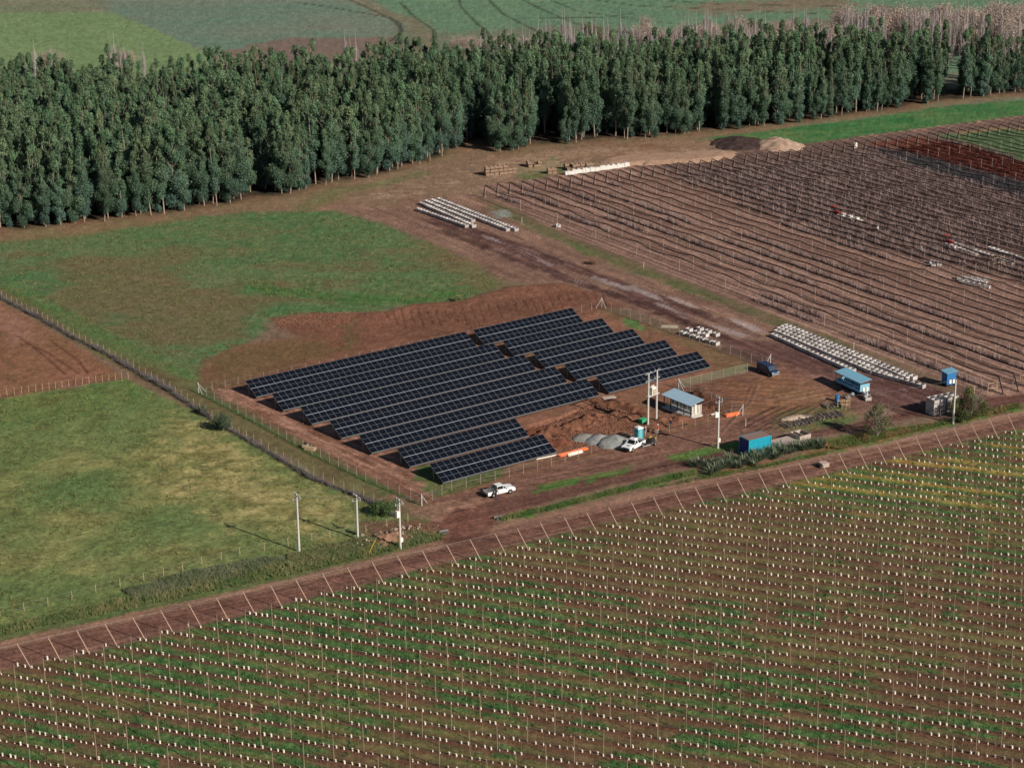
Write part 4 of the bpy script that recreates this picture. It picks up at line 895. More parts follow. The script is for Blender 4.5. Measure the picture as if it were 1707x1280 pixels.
# ------------------------------------------------------------------ bare poplars and scrub beyond the wood
def poplar_mesh(seed, h=20, w=1.5, n=420, colr=(.27, .22, .21)):
    r = random.Random(seed); b = MB(); b.tube((0, 0, 0), (0, 0, h), .18, .03, 5)
    for k in range(n):
        z0 = h * r.uniform(.08, .93); a = r.uniform(0, 6.28); L_ = h * r.uniform(.07, .17) * (1.25 - z0 / h); ww = w * r.uniform(.25, 1) * math.sin(min(1, (z0 / h) * 1.2 + .15) * math.pi) ** .6
        p0 = Vector((0, 0, z0)); p1 = p0 + Vector((math.cos(a) * ww, math.sin(a) * ww, L_)); sx = Vector((-math.sin(a), math.cos(a), 0)) * .034
        b.add([p0 - sx, p0 + sx, p1 + sx * .5, p1 - sx * .5], [(0, 1, 2, 3)]); p2 = p1 + Vector((math.cos(a) * .05, math.sin(a) * .05, L_ * .7)); b.add([p1 - sx * .7, p1 + sx * .7, p2 + sx * .3, p2 - sx * .3], [(0, 1, 2, 3)])
    return b
M_pop = mat('bare_poplar_twigs', (.42, .36, .34), .9, 0, .8, .2, .1)
M_pop2 = mat('straw_coloured_willow_twigs', (.36, .26, .17), .9, 0, .8, .25, .1)
POP = [poplar_mesh(s).mesh('bare_poplar', [M_pop]) for s in (1, 2, 3)]
tops = [(42, 84), (55, 66), (83, 75), (181, 55), (188, 53), (197, 62), (205, 64), (237, 69)] + [(500 + a / 2.845, b / 2.845) for a, b in [(210, 130), (235, 145), (262, 150), (405, 175), (855, 130), (905, 115), (950, 130), (990, 110), (1068, 120), (1130, 65), (1165, 65), (1185, 65), (1245, 55), (1255, 45), (1280, 45), (1340, 55), (1385, 50), (1440, 50), (1460, 55), (1520, 40), (1545, 60), (1580, 85), (1610, 80), (1650, 95)]]
tops += [(1100 + a / 2.812, b / 2.812) for a, b in [(25, 85), (75, 75), (100, 65), (120, 45), (155, 60), (213, 20), (225, 10), (240, 30), (265, 50), (320, 15), (330, 30), (355, 20), (380, 50), (400, 60), (450, 20), (470, 35), (495, 45), (630, 10), (650, 40), (680, 25), (690, 15), (700, 40), (745, 45), (760, 60), (875, 0), (885, -20), (905, 0), (930, 25), (965, 10), (1020, 40), (1180, -10), (1200, 0), (1240, -10), (1300, 0), (1350, -15), (1400, 5)]]
tops += [(random.uniform(1060, 1707), random.uniform(12, 44)) for _ in range(42)] + [(random.uniform(1400, 1707), random.uniform(-5, 20)) for _ in range(25)] + [(random.uniform(830, 1060), random.uniform(28, 55)) for _ in range(14)]
tops.sort()
for k, (x, y) in enumerate(tops):
    h = random.uniform(17, 22); g = G(x, y, h); s = h / 20
    while polysd(np.array([g[0]]), np.array([g[1]]), PLW['forest'])[0] < 4 or (g[1] < 640 and x > 1400): g = (g[0], g[1] + 6.0)
    o = ob('bare_poplar', random.choice(POP), None, g, random.uniform(0, 6), 'slender leafless pinkish poplar behind the dark wood, ' + nth(k) + ' from the left', 'tree', 'bare poplars beyond the wood'); o.scale = (s * random.uniform(.8, 1.4), s * random.uniform(.8, 1.4), s)
def bush_mesh(seed, n, rad, h, size, c1, c2, name='crown', m=None, stem=True):
    r = random.Random(seed); cs = [(r.uniform(-.6, .6) * rad, r.uniform(-.6, .6) * rad, h * r.uniform(.35, .8), rad * r.uniform(.35, .6)) for _ in range(12)]
    V_, F_, c_ = leafcloud(cs, n, seed, size, 1.0, c1, c2, h); me = npmesh(name, V_, F_, c_, smooth=False); me.materials.append(m or M_veg); return me
def stems(seed, n, rad, h, r0=.05, mt=None):
    r = random.Random(seed); b = MB()
    for k in range(n):
        a = r.uniform(0, 6.28); rr = rad * r.uniform(.3, 1); p1 = Vector((math.cos(a) * rr * .5, math.sin(a) * rr * .5, h * .5)); p2 = Vector((math.cos(a) * rr, math.sin(a) * rr, h * r.uniform(.75, 1)))
        b.tube((0, 0, -.1), p1, r0, r0 * .6, 4, 0, False); b.tube(p1, p2, r0 * .6, r0 * .15, 4, 0, False)
        for q in range(3):
            a2 = r.uniform(0, 6.28); b.tube(p1.lerp(p2, r.uniform(.2, .8)), p2 + Vector((math.cos(a2), math.sin(a2), .3)) * rad * .35, r0 * .3, r0 * .1, 3, 0, False)
    return b.mesh('trunk', [mt or M_bark2])
WIL = [(stems(300 + k, 9, 3.2, 9, .12), bush_mesh(310 + k, 2400, 4.2, 9.5, .16, A(132, 114, 106), A(158, 138, 126))) for k in range(3)]
WN = [0, 0]
def willow(x, y, h, lab, grp, darkk=False):
    WN[darkk] += 1; lab = lab + (' at the far right' if x > 1400 else ' right of the middle' if x > 1050 else ' near the middle' if x > 700 else ' at the far left') if False else lab
    g = G(x, y, h); rt = root('scrub_tree', g, random.uniform(0, 6), lab, 'tree', grp); s = h / 9.5; rt.scale = (s, s, s); t, c = random.choice(DRK if darkk else WIL); ob('trunk', t, rt); ob('crown', c, rt)
DRK = [(stems(330 + k, 7, 2.5, 8, .12), bush_mesh(340 + k, 1800, 3.6, 9.0, .26, A(60, 66, 48), A(84, 88, 62))) for k in range(2)]
for k in range(48):
    willow(random.uniform(1060, 1460), random.uniform(40, 62) - 18 * (random.random() < .4), random.uniform(7, 11), 'rounded leafless pale brown tree among the poplars behind the wood', 'brown leafless scrub trees beyond the wood')
for k in range(60):
    x = random.uniform(1400, 1760); willow(x, random.uniform(-6, 34), random.uniform(9, 14), 'rounded leafless pale brown tree among the poplars behind the wood', 'brown leafless scrub trees beyond the wood')
for x in np.arange(760, 900, 14): willow(x, 60 + random.uniform(-3, 8), random.uniform(5, 8), 'rounded leafless pale brown tree among the poplars behind the wood', 'brown leafless scrub trees beyond the wood')
for x in (75, 90, 200, 215, 645, 660, 1292, 1305, 1320): willow(x, 82 if x < 700 else 30 + random.uniform(-2, 6), random.uniform(6, 9), 'rounded leafless pale brown tree among the poplars behind the wood', 'brown leafless scrub trees beyond the wood')
for x, y in ((985, 35), (1002, 42), (1012, 48), (1245, 28), (1625, 36), (1655, 30), (1668, 26), (1700, 34), (1715, 22)): willow(x, y, random.uniform(8, 12), 'dark green broad tree standing among the leafless poplars', 'dark trees among the poplars', True)
def relabel(grp, make):
    L_ = [o for o in scene.collection.objects if o.get('group') == grp and o.parent is None]; L_.sort(key=lambda o: float(PXY(o.location.x, o.location.y)[0]))
    for k, o in enumerate(L_): o['label'] = make(nth(k))
relabel('brown leafless scrub trees beyond the wood', lambda s: 'rounded leafless pale brown tree behind the wood, ' + s + ' from the left')
relabel('dark trees among the poplars', lambda s: 'dark green broad tree among the poplars, ' + s + ' from the left')
# ------------------------------------------------------------------ brush hedge, bushes, verge growth
def along_px(pts, step):
    P = [np.array(G(*p)) for p in pts]; out = []
    for a, c in zip(P[:-1], P[1:]):
        n = max(1, int(np.linalg.norm(c - a) / step)); out += [a + (c - a) * t / n for t in range(n)]
    return np.array(out + [P[-1]])
HL = [(-30, 480), (0, 497), (60, 528), (120, 562), (180, 592), (230, 622), (280, 650), (330, 684), (372, 712), (420, 738), (470, 768), (520, 798), (570, 818), (620, 838), (660, 862)]
hp = along_px(HL, .22); n = len(hp)
hh = .25 + .95 * fbm(np.arange(n) / 14., np.zeros(n), 3, 7) ** 1.3
pl = np.repeat(hp, 4, axis=0) + rng.normal(0, .26, (n * 4, 2)); hs = np.repeat(hh, 4) * rng.uniform(.6, 1.2, n * 4)
joined('dry_brush_hedge', blades(9, 1.0, .045, .35, 1.1, 31, .4), pl, [M_veg], 'low dark hedge of dead brush and brambles running between pasture and grass field', 'hedge', scl=hs, cols=vc(A(128, 118, 118), A(50, 46, 44), rng.uniform(size=n * 4)))
hq = along_px(HL, .3) + rng.normal(0, .22, (len(along_px(HL, .3)), 2)); V_, F_, c_ = leafcloud([(a, b_, .2, .3) for a, b_ in hq], 8000, 55, .10, .8, A(62, 56, 48), A(84, 76, 70), 1.2)
me = npmesh('hedge_core', V_, F_, c_, smooth=False); me.materials.append(M_veg); ob('hedge_core', me, None, (0, 0, 0), 0, 'dense dead undergrowth filling the low brush hedge', 'hedge', None, 'stuff')
hb = MB(); hb.tube((0, 0, -.1), (0, 0, 1.55), .05, .04, 5); HPM = hb.mesh('hedge_post', [M_wood3])
for k_, p in enumerate(along_px(HL, 2.3)): ob('hedge_post', HPM, None, (p[0] + .3, p[1] + .3), random.uniform(0, 3), 'slim wooden post in the brush hedge, ' + nth(k_) + ' counted from its upper left end', 'post', 'wooden posts in the brush hedge').rotation_euler.x = random.uniform(-.06, .06)
def bush(px, rad, h, lab, c1, c2, n=1500, size=.16, bare=False, ht=None, sd_=1):
    g = G(*px); rt = root('bush', g, random.uniform(0, 6), lab, 'bush'); ob('trunk', stems(sd_, 9, rad * .8, h * .9, .05), rt); ob('crown', bush_mesh(sd_ + 5, n, rad, h, size, c1, c2), rt)
bush((372, 718), 1.9, 2.8, 'large dark green bush in the brush hedge left of the solar compound', A(46, 58, 42), A(74, 84, 66), 2600, .14, sd_=401)
bush((338, 690), 1.0, 1.5, 'small grey green bush just up the hedge from the large dark bush', A(56, 60, 50), A(88, 90, 76), 900, .12, sd_=402)
bush((636, 858), 2.0, 1.9, 'dark green bush at the lower end of the brush hedge, beside the white boxed pole', A(40, 56, 34), A(70, 90, 50), 2200, .14, sd_=403)
bush((655, 850), 1.3, 1.6, 'spiky green shrub right of the pole with the white box', A(66, 84, 52), A(98, 112, 70), 900, .12, sd_=404)
bush((763, 503), 1.2, 1.2, 'isolated round bush at the edge of the scraped red bank', A(78, 92, 52), A(110, 118, 74), 800, .12, sd_=405)
bush((985, 440), 1.5, .8, 'low brown tangled brush pile on the farm track', A(92, 66, 50), A(120, 88, 70), 700, .13, sd_=406)
def open_crown(seed, n, rad, h, c1, c2):
    r = random.Random(seed); cs = []
    for _ in range(26):
        a = r.uniform(0, 6.28); f = r.uniform(.12, .95); rr = rad * (math.sin(min(1, f * 1.1 + .15) * math.pi) ** .7) * r.uniform(.2, 1); cs.append((rr * math.cos(a), rr * math.sin(a), h * f, rad * r.uniform(.16, .36)))
    V_, F_, c_ = leafcloud(cs, n, seed, .11, 1.0, c1, c2, h); me = npmesh('crown', V_, F_, c_, smooth=False); me.materials.append(M_veg); return me
def open_tree(px, h, rad, lab, c1, c2, n, s1):
    g = G(*px); rt = root('roadside_tree', g, 1.0, lab, 'tree'); ob('trunk', stems(s1, 10, rad * .85, h * .95, .13, M_bark2), rt); ob('crown', open_crown(s1 + 3, n, rad, h, c1, c2), rt)
open_tree((1462, 727), 6.3, 3.0, 'thin leaved grey tree beside the service road, left of the stacked bins', A(70, 70, 48), A(112, 108, 78), 5200, 420)
open_tree((1612, 700), 6.2, 3.5, 'dark olive tree right of the stacked white bins and the plain pole', A(50, 56, 34), A(92, 94, 58), 8500, 430)
# tufts
def tufts(poly_or_line, n, lab, nm, h, c1, c2, width=None, blade=(8, 1.0, .10, .22, .45), seed=3, cat='grass'):
    P = GP(poly_or_line)
    if width: 
        base = along_px(poly_or_line, .1); pts = base[rng.integers(0, len(base), n)] + rng.normal(0, width, (n, 2))
    else:
        lo, hi = P.min(0), P.max(0); c = rng.uniform(lo, hi, (n * 6, 2)); pts = c[polysd(c[:, 0], c[:, 1], P) < 0][:n]
    m = fbm(pts[:, 0] / 2.5, pts[:, 1] / 2.5, 3, seed); k = rng.uniform(size=len(pts))
    joined(nm, blades(*blade, seed), pts, [M_veg], lab, cat, scl=h * (.35 + 1.1 * m) * rng.uniform(.7, 1.2, len(pts)), cols=vc(c1, c2, np.clip(m * 1.6 - .4 + (k - .5) * .5, 0, 1)))
tufts([(-60, 1062), (0, 1046), (230, 992), (480, 935), (640, 895), (742, 890), (735, 900), (480, 960), (250, 1008), (0, 1060), (-60, 1075)], 6500, 'rough grass along the pasture side of the dirt road', 'verge_grass', .55, A(70, 96, 52), A(132, 124, 84), seed=11)
tufts([(205, 985), (330, 950), (440, 930), (480, 930), (430, 955), (300, 985), (230, 1002)], 1900, 'tall grey green weeds on the verge below the pasture', 'tall_weeds', .62, A(118, 116, 94), A(84, 98, 66), seed=12, blade=(10, 1.0, .07, .25, .5))
tufts([(480, 925), (600, 898), (700, 884), (720, 900), (600, 926), (480, 950)], 4200, 'tall mixed weeds around the pole bases by the road junction', 'tall_weeds', .6, A(96, 106, 70), A(126, 116, 82), seed=13)
tufts([(828, 866), (900, 848), (1000, 824), (1080, 802), (1160, 784), (1160, 792), (1080, 810), (960, 840), (880, 860), (838, 868)], 4200, 'band of fresh green weeds between the service road and the dirt road', 'roadside_grass', .6, A(62, 100, 44), A(120, 116, 76), seed=14)
tufts([(1350, 744), (1460, 720), (1545, 708), (1700, 672), (1700, 680), (1545, 716), (1400, 750)], 3800, 'band of weeds and dry grass on the bank near the right edge', 'roadside_grass', .6, A(72, 102, 46), A(140, 106, 76), seed=15)
tufts([(1090, 815), (1170, 792), (1250, 780), (1380, 752), (1380, 757), (1250, 786), (1170, 800)], 1500, 'low grass at the foot of the spiky plants beside the dirt road', 'roadside_grass', .4, A(66, 98, 48), A(100, 100, 60), seed=16)
tufts([(330, 655), (424, 703), (520, 757), (610, 801), (700, 840)], 1300, 'bright green grass growing along the foot of the left compound fence', 'fence_grass', .22, A(58, 110, 54), A(96, 128, 76), width=.28, seed=17)
# weeds in the young orchard
WX = rng.uniform(-75, 110, 90000); WY = rng.uniform(225, 350, 90000); uW, vW = PXY(WX, WY); al = (WX - E0[0]) * oc + (WY - E0[1]) * osn; ac = (-(WX - E0[0]) * osn + (WY - E0[1]) * oc) / perp; riw = np.round(ac); frw = ac - riw
gw = fbm(al / 6.5, riw * 7.3 + 3, 3, 101) * .72 + fbm(WX / 38, WY / 38, 2, 33) * .5
gzw = gw + .05 * sstep(800, 200, uW) - .13 * sstep(950, 1150, uW) * sstep(830, 880, vW) * sstep(1030, 960, vW) + .14 * sstep(1150, 1450, uW) * sstep(880, 820, vW)
okw = (uW > -20) & (uW < 1727) & (vW < 1300) & (polysd(WX, WY, PLW['orchard']) < -.5) & (np.abs(frw) > .2) & (gzw > .63); k = np.where(okw)[0][:24000]
joined('orchard_weeds', blades(6, .5, .09, .22, .55, 61), np.column_stack([WX, WY])[k], [M_veg], 'strips of low green weeds between the rows of the young orchard', 'weeds', scl=rng.uniform(.35, .95, len(k)), cols=vc(A(44, 88, 44), A(88, 110, 62), rng.uniform(size=len(k))))
# flax-like plants
def flax(seed):
    r = random.Random(seed); b = MB()
    for k in range(46):
        a = r.uniform(0, 6.28); L_ = r.uniform(.9, 1.7); e = r.uniform(.5, 1.35); hw = r.uniform(.045, .075); p = Vector((0, 0, .05)); d = Vector((math.cos(a) * math.cos(e), math.sin(a) * math.cos(e), math.sin(e))); sx = Vector((-math.sin(a), math.cos(a), 0)) * hw
        for j in range(3):
            q = p + d * L_ / 3; d = (d + Vector((math.cos(a) * .12, math.sin(a) * .12, -.22))).normalized(); w0, w1 = [1, 1, .75][j], [1, .75, .1][j]; b.add([p - sx * w0, p + sx * w0, q + sx * w1, q - sx * w1], [(0, 1, 2, 3)]); p = q
    return b
M_flax = mat('grey_green_sword_leaf', (.12, .145, .085), .5, 0, 2, .3, .35)
FL = [flax(s).mesh('flax_plant', [M_flax]) for s in (5, 6, 7)]
FN = [0]
for a_, b_, n, wd in (((1172, 784), (1240, 772), 24, 1.3), ((1240, 772), (1292, 757), 16, 1.1), ((1292, 757), (1345, 747), 16, 1.0), ((1345, 748), (1374, 744), 10, .8)):
    for k in range(n):
        FN[0] += 1; t = (k + .5) / n; g = G(a_[0] + (b_[0] - a_[0]) * t, a_[1] + (b_[1] - a_[1]) * t); o = ob('flax_plant', random.choice(FL), None, (g[0] + random.gauss(0, wd * .8), g[1] + random.gauss(0, wd * 1.0) + .1), random.uniform(0, 6), 'spiky sword leaved plant on the road bank, ' + nth(FN[0] - 1) + ' from the left', 'plant', 'sword leaved plants along the road bank'); s = random.uniform(1.0, 1.5); o.scale = (s, s, s)

# loose clods and low tufts that break up the open ground
octa = ([(1, 0, 0), (0, 1, 0), (-1, 0, 0), (0, -1, 0), (.2, 0, .8), (0, .1, -.3)], [(0, 1, 4), (1, 2, 4), (2, 3, 4), (3, 0, 4), (1, 0, 5), (2, 1, 5), (3, 2, 5), (0, 3, 5)])
cl = []
for poly, n in (([(452, 532), (520, 521), (600, 521), (580, 543), (470, 547)], 1100), ([(880, 725), (1000, 670), (1090, 700), (1060, 722), (950, 752), (900, 745)], 2600), ([(1100, 700), (1200, 660), (1210, 690), (1120, 716)], 1200), ([(620, 890), (700, 872), (730, 885), (690, 905), (630, 912)], 500), ([(640, 524), (850, 480), (1000, 490), (1000, 515), (800, 556)], 1600), ([(420, 655), (700, 815), (680, 835), (380, 665)], 200), ([(560, 312), (760, 262), (1130, 230), (1100, 262), (690, 334)], 900)):
    P = GP(poly); lo, hi = P.min(0), P.max(0); c = rng.uniform(lo, hi, (n * 8, 2)); cl.append(c[polysd(c[:, 0], c[:, 1], P) < 0][:n])
cl = np.vstack(cl); joined('earth_clods', octa, np.column_stack([cl, rng.uniform(0, .06, len(cl))]), [M_veg], 'loose red brown clods strewn over bare banks, trench edges and track sides', 'clods', scl=rng.uniform(.07, .2, len(cl)), cols=vc(A(134, 90, 72), A(92, 60, 48), rng.uniform(size=len(cl))))
n = 60000; px_ = rng.uniform(-130, 40, n); py_ = rng.uniform(255, 505, n); u__, v__ = PXY(px_, py_); inm = (u__ > -20) & (v__ < 1100) & ((polysd(px_, py_, PLW['pasture']) < -.5) | (polysd(px_, py_, PLW['upper']) < -1)); nn = fbm(px_ / 6, py_ / 6, 3, 404)
k = np.where(inm & (nn > .44))[0][:17000]
joined('pasture_tufts', blades(5, .5, .12, .28, .7, 71), np.column_stack([px_, py_])[k], [M_veg], 'low uneven tufts of grass and dry stalks scattered over the pasture and the grass field', 'grass', scl=rng.uniform(.25, .75, len(k)), cols=vc(A(74, 84, 46), A(140, 130, 84), np.clip(rng.uniform(size=len(k)) * .9, 0, 1)))
# ------------------------------------------------------------------ heaps of earth, sand and gravel
def heap(px, L_, W_, h, rz, name, lab, cat, m, rough=.15, seed=1, ridge=0., step=.35, c1=None, c2=None, sharp=1.0, flat=0.):
    g = G(*px); nx, ny = max(8, int(L_ / step)), max(8, int(W_ / step)); xs = np.linspace(-L_ / 2, L_ / 2, nx); ys = np.linspace(-W_ / 2, W_ / 2, ny); XH, YH = np.meshgrid(xs, ys)
    e = np.sqrt((XH / (L_ / 2)) ** 2 + (YH / (W_ / 2)) ** 2) + (fbm(XH / 2.2 + seed, YH / 2.2, 3, seed) - .5) * .45
    base = np.clip(1 - e, 0, 1) ** sharp
    if flat: base = np.minimum(base, flat) / flat
    zz = h * base * (1 + (fbm(XH / 1.5, YH / 1.5 + seed, 3, seed + 4) - .5) * rough * 4) + (fbm(XH / .5, YH / .5, 2, seed + 9) - .5) * rough * 1.6 * (base > .02) * np.minimum(1, base * 6)
    if ridge: zz *= 1 + ridge * (np.abs(((XH * .8 + YH * .3) / 2.6) % 1 - .5) - .25)
    zz = np.where(base <= 0, -.25, zz); idx = np.arange(nx * ny).reshape(ny, nx); F_ = np.stack([idx[:-1, :-1], idx[:-1, 1:], idx[1:, 1:], idx[1:, :-1]], -1).reshape(-1, 4)
    keep = (zz.ravel()[F_] > -.2).any(1); cc = vc(c1, c2, (fbm(XH / 1.1, YH / 1.1, 3, seed + 20).ravel() * 1.8 - .4)) if c1 is not None else None
    me = npmesh(name, np.column_stack([XH.ravel(), YH.ravel(), zz.ravel()]), F_[keep], cc); me.materials.append(m); return ob(name, me, None, g, rz, lab, cat)
GR = (A(136, 134, 132), A(112, 110, 112))
heap((976, 731), 5.2, 4.2, .9, .2, 'gravel_heap', 'leftmost and lowest of the three grey gravel heaps beside the red trench', 'gravel heap', M_heap, .05, 3, .0, .25, A(140, 136, 128), A(120, 116, 112), .7)
heap((999, 735), 6.6, 4.8, 1.35, .1, 'gravel_heap', 'middle grey gravel heap with dark gullies between its neighbours', 'gravel heap', M_heap, .05, 5, .5, .25, *GR, .65)
heap((1026, 740), 6.4, 5.2, 1.7, .0, 'gravel_heap', 'tallest smooth grey gravel heap, right behind the white single cab pickup', 'gravel heap', M_heap, .03, 8, .15, .25, A(128, 128, 126), A(116, 116, 116), .6)
RS = (A(122, 80, 62), A(76, 48, 38))
heap((938, 718), 22, 4.0, 1.3, R(38), 'spoil_ridge', 'long ridge of freshly dug red clods below the last long solar table', 'soil heap', M_heap, .5, 11, 0, .24, *RS, .8)
heap((975, 704), 15, 3.4, 1.0, R(38), 'spoil_ridge', 'shorter red clod ridge continuing towards the trench behind the gravel', 'soil heap', M_heap, .5, 12, 0, .24, *RS, .8)
heap((893, 722), 4.5, 3.6, 1.3, R(20), 'spoil_heap', 'small dark red soil heap at the right end of the second nearest table', 'soil heap', M_heap, .34, 13, 0, .25, A(110, 66, 48), A(66, 40, 32), .8)
heap((930, 741), 6.0, 3.4, 1.1, R(20), 'spoil_heap', 'small red soil heap at the right end of the nearest table', 'soil heap', M_heap, .34, 14, 0, .25, A(120, 72, 54), A(76, 44, 34), .8)
heap((1028, 676), 13, 3.0, .9, R(-30), 'spoil_ridge', 'dark red spoil ridge along the trench left of the transformer frame', 'soil heap', M_heap, .32, 15, 0, .28, *RS, .8)
heap((1168, 668), 9, 4.2, 1.6, R(-48), 'spoil_heap', 'dark brown excavated heap beside the right end of the roofed shed', 'soil heap', M_heap, .34, 16, 0, .28, A(100, 62, 46), A(58, 36, 30), .8)
heap((1105, 704), 7.5, 4.2, 1.0, R(25), 'spoil_heap', 'low red soil heap in front of the roofed shed near the two workers', 'soil heap', M_heap, .26, 17, 0, .28, *RS, .8)
heap((1130, 702), 9, 4, .8, R(28), 'spoil_heap', 'low orange brown soil heap along the fence below the roofed shed', 'soil heap', M_heap, .26, 18, 0, .28, *RS, .8)
heap((1055, 697), 8, 3, .7, R(30), 'spoil_heap', 'low crumbly heap left of the transformer frame legs', 'soil heap', M_heap, .26, 19, 0, .28, *RS, .8)
heap((1298, 243), 14, 16, 2.4, .3, 'sand_heap', 'tall pale orange sand heap at the edge of the bright meadow', 'sand heap', M_heap, .08, 21, .25, .5, A(170, 142, 124), A(140, 112, 94), .8)
heap((1234, 240), 17, 18, 1.7, .4, 'soil_heap', 'dark purple brown soil heap left of the pale sand heap', 'soil heap', M_heap, .10, 22, 0, .5, A(74, 56, 54), A(52, 40, 40), .8)
for k, (p, L_) in enumerate((((1165, 262), 24), ((1105, 266), 20), ((1050, 268), 17))):
    heap(p, L_, 13, .8, R(25), 'sand_bank', ['flat topped tan sand bank nearest the dark soil heap', 'middle flat topped tan sand bank behind the berry rows', 'left flat topped tan sand bank above the long white cover'][k], 'sand bank', M_heap, .04, 31 + k, 0, .5, A(158, 126, 106), A(138, 108, 90), 1.0, .35)
heap((655, 898), 9.5, 5.0, .9, R(25), 'stone_pile', 'heap of brown stones and roots beside the pole with the white box', 'stone pile', M_heap, .5, 41, 0, .22, A(150, 112, 90), A(80, 58, 46), .7)
st_b = MB(); sr = random.Random(4)
for k in range(60):
    r_ = sr.uniform(.12, .34); st_b.box((sr.gauss(0, 2.6), sr.gauss(0, 1.0), sr.uniform(.2, .7)), (r_ * 1.5, r_, r_), 0, sr.uniform(0, 3), sr.uniform(0, 3), 0, (.6, .6))
o = ob('loose_stones', st_b.mesh('loose_stones', [mat('tan_stone', (.40, .29, .23), .9, 0, 3, .25, .1)]), None, G(655, 893), R(25), 'pale loose stones lying over the brown pile at the junction', 'stones', None, 'stuff')
# ------------------------------------------------------------------ harvest bins
def bin_mesh():
    b = MB(); L_, W_, H_ = 1.15, 1.15, .72; t = .05
    for sx in (-1, 1): b.box((sx * (L_ / 2 - t / 2), 0, .12 + (H_ - .12) / 2), (t, W_, H_ - .12))
    for sy in (-1, 1): b.box((0, sy * (W_ / 2 - t / 2), .12 + (H_ - .12) / 2), (L_ - 2 * t, t, H_ - .12))
    b.box((0, 0, .14), (L_ - 2 * t - .01, W_ - 2 * t - .01, .05))
    for sx in (-1, 0, 1): b.box((sx * .48, 0, .05), (.14, W_ - .04, .11))
    for sy in (-1, 1):
        b.box((0, sy * (W_ / 2 - .03), H_ + .01), (L_ + .04, .09, .05)); b.box((sy * (L_ / 2 - .03), 0, H_ + .012), (.09, W_ - .1, .05))
    return b.mesh('harvest_bin', [M_bin])
M_bin, _n, _b = newmat('white_bin_plastic'); _b.inputs['Roughness'].default_value = .55
_oi = _n.nodes.new('ShaderNodeObjectInfo'); _cr_ = _n.nodes.new('ShaderNodeValToRGB'); _cr_.color_ramp.elements[0].color = (.32, .28, .26, 1); _cr_.color_ramp.elements[1].color = (.60, .55, .51, 1)
_n.links.new(_oi.outputs['Random'], _cr_.inputs[0]); _n.links.new(_cr_.outputs[0], _b.inputs['Base Color'])
ME_bin = bin_mesh(); nb = 0
def put_bin(x, y, z=0, rz=0., lab='', grp=None):
    global nb; nb += 1
    return ob('harvest_bin', ME_bin, None, (x, y, z), rz + random.uniform(-.05, .05), lab, 'bin', grp)
LN = [0]
def bin_line(p0, p1, lab, grp, step=1.27, n=None):
    a, c = np.array(G(*p0)), np.array(G(*p1)); L_ = np.linalg.norm(c - a); d = (c - a) / L_; n = n or int(round(L_ / step)) + 1; rz = math.atan2(d[1], d[0])
    for k in range(n):
        q = a + d * (L_ * k / max(1, n - 1)); put_bin(q[0] + random.uniform(-.05, .05), q[1] + random.uniform(-.05, .05), 0, rz, lab % (nth(k), nth(LN[0])), grp)
    LN[0] += 1
LN[0] = 0; LA, GA_ = 'open bin, %s from the top in the %s line of the far track block', 'harvest bins in the far block on the track'
for p0, p1 in (((699, 352), (776, 379)), ((703, 342), (789, 379)), ((712, 339), (787, 370)), ((722, 337), (845, 385)), ((733, 335), (859, 385))): bin_line(p0, p1, LA, GA_)
LN[0] = 0; LB, GB_ = 'open bin, %s from the top in the %s line by the long shelter trailer', 'harvest bins in the near block on the track'
for p0, p1 in (((1290, 562), (1365, 596)), ((1296, 556), (1452, 622)), ((1301, 552), (1480, 628)), ((1307, 549), (1510, 632)), ((1313, 547), (1522, 632)), ((1365, 596), (1420, 620)), ((1452, 622), (1536, 646))): bin_line(p0, p1, LB, GB_, 1.33)
LN[0] = 0; LC, GC_ = 'pale bin, %s in the %s line of the cluster outside the far fence', 'harvest bins in the small cluster by the fence'
for p0, p1, n in (((1139, 558), (1193, 575), 6), ((1149, 553), (1176, 561), 3), ((1167, 551), (1194, 560), 3)): bin_line(p0, p1, LC, GC_, n=n)
g = G(930, 379); put_bin(g[0], g[1], 0, R(20), 'single white bin alone on the grass beside the first berry row')
a, c = np.array(G(1557, 692)), np.array(G(1589, 685)); d = c - a; rz = math.atan2(d[1], d[0])
for k in range(4):
    for lv in range(4):
        q = a + d * (k / 3) * 1.0; put_bin(q[0], q[1], lv * .775, rz, 'white bin, ' + nth(lv) + ' from the ground in column ' + nth(k) + ' of the stack', 'bins stacked four high behind the pole')
dn_ = np.array([-d[1], d[0]]) / np.linalg.norm(d) * 1.22
for k in range(4):
    for lv in range(4): q = a + d * (k / 3) + dn_; put_bin(q[0], q[1], lv * .775, rz, 'rear white bin, ' + nth(lv) + ' from the ground in column ' + nth(k) + ' of the stack', 'bins stacked four high behind the pole')
LN[0] = 0; LD, GD_ = 'white bin, %s in the %s long line between dense berry rows', 'harvest bins in lines between the berry rows'
for p0, p1 in (((1582, 406), (1686, 441)), ((1576, 409), (1625, 426)), ((1652, 417), (1712, 437))): bin_line(p0, p1, LD, GD_, 1.4)
LN[0] = 0; LE, GE_ = 'white bin, %s in the %s line of the cluster among bare berry rows', 'harvest bins in the cluster among the berry rows'
for p0, p1, n in (((1600, 466), (1644, 469), 5), ((1609, 474), (1646, 480), 5), ((1604, 470), (1640, 474), 4)): bin_line(p0, p1, LE, GE_, n=n)
for p in ((1552, 440), (1558, 441), (1564, 443), (1554, 445)): g = G(*p); put_bin(g[0], g[1], 0, .3, 'pale bin in the group of four left of the larger berry row cluster', 'group of four bins among the berry rows')
print('bins', nb)
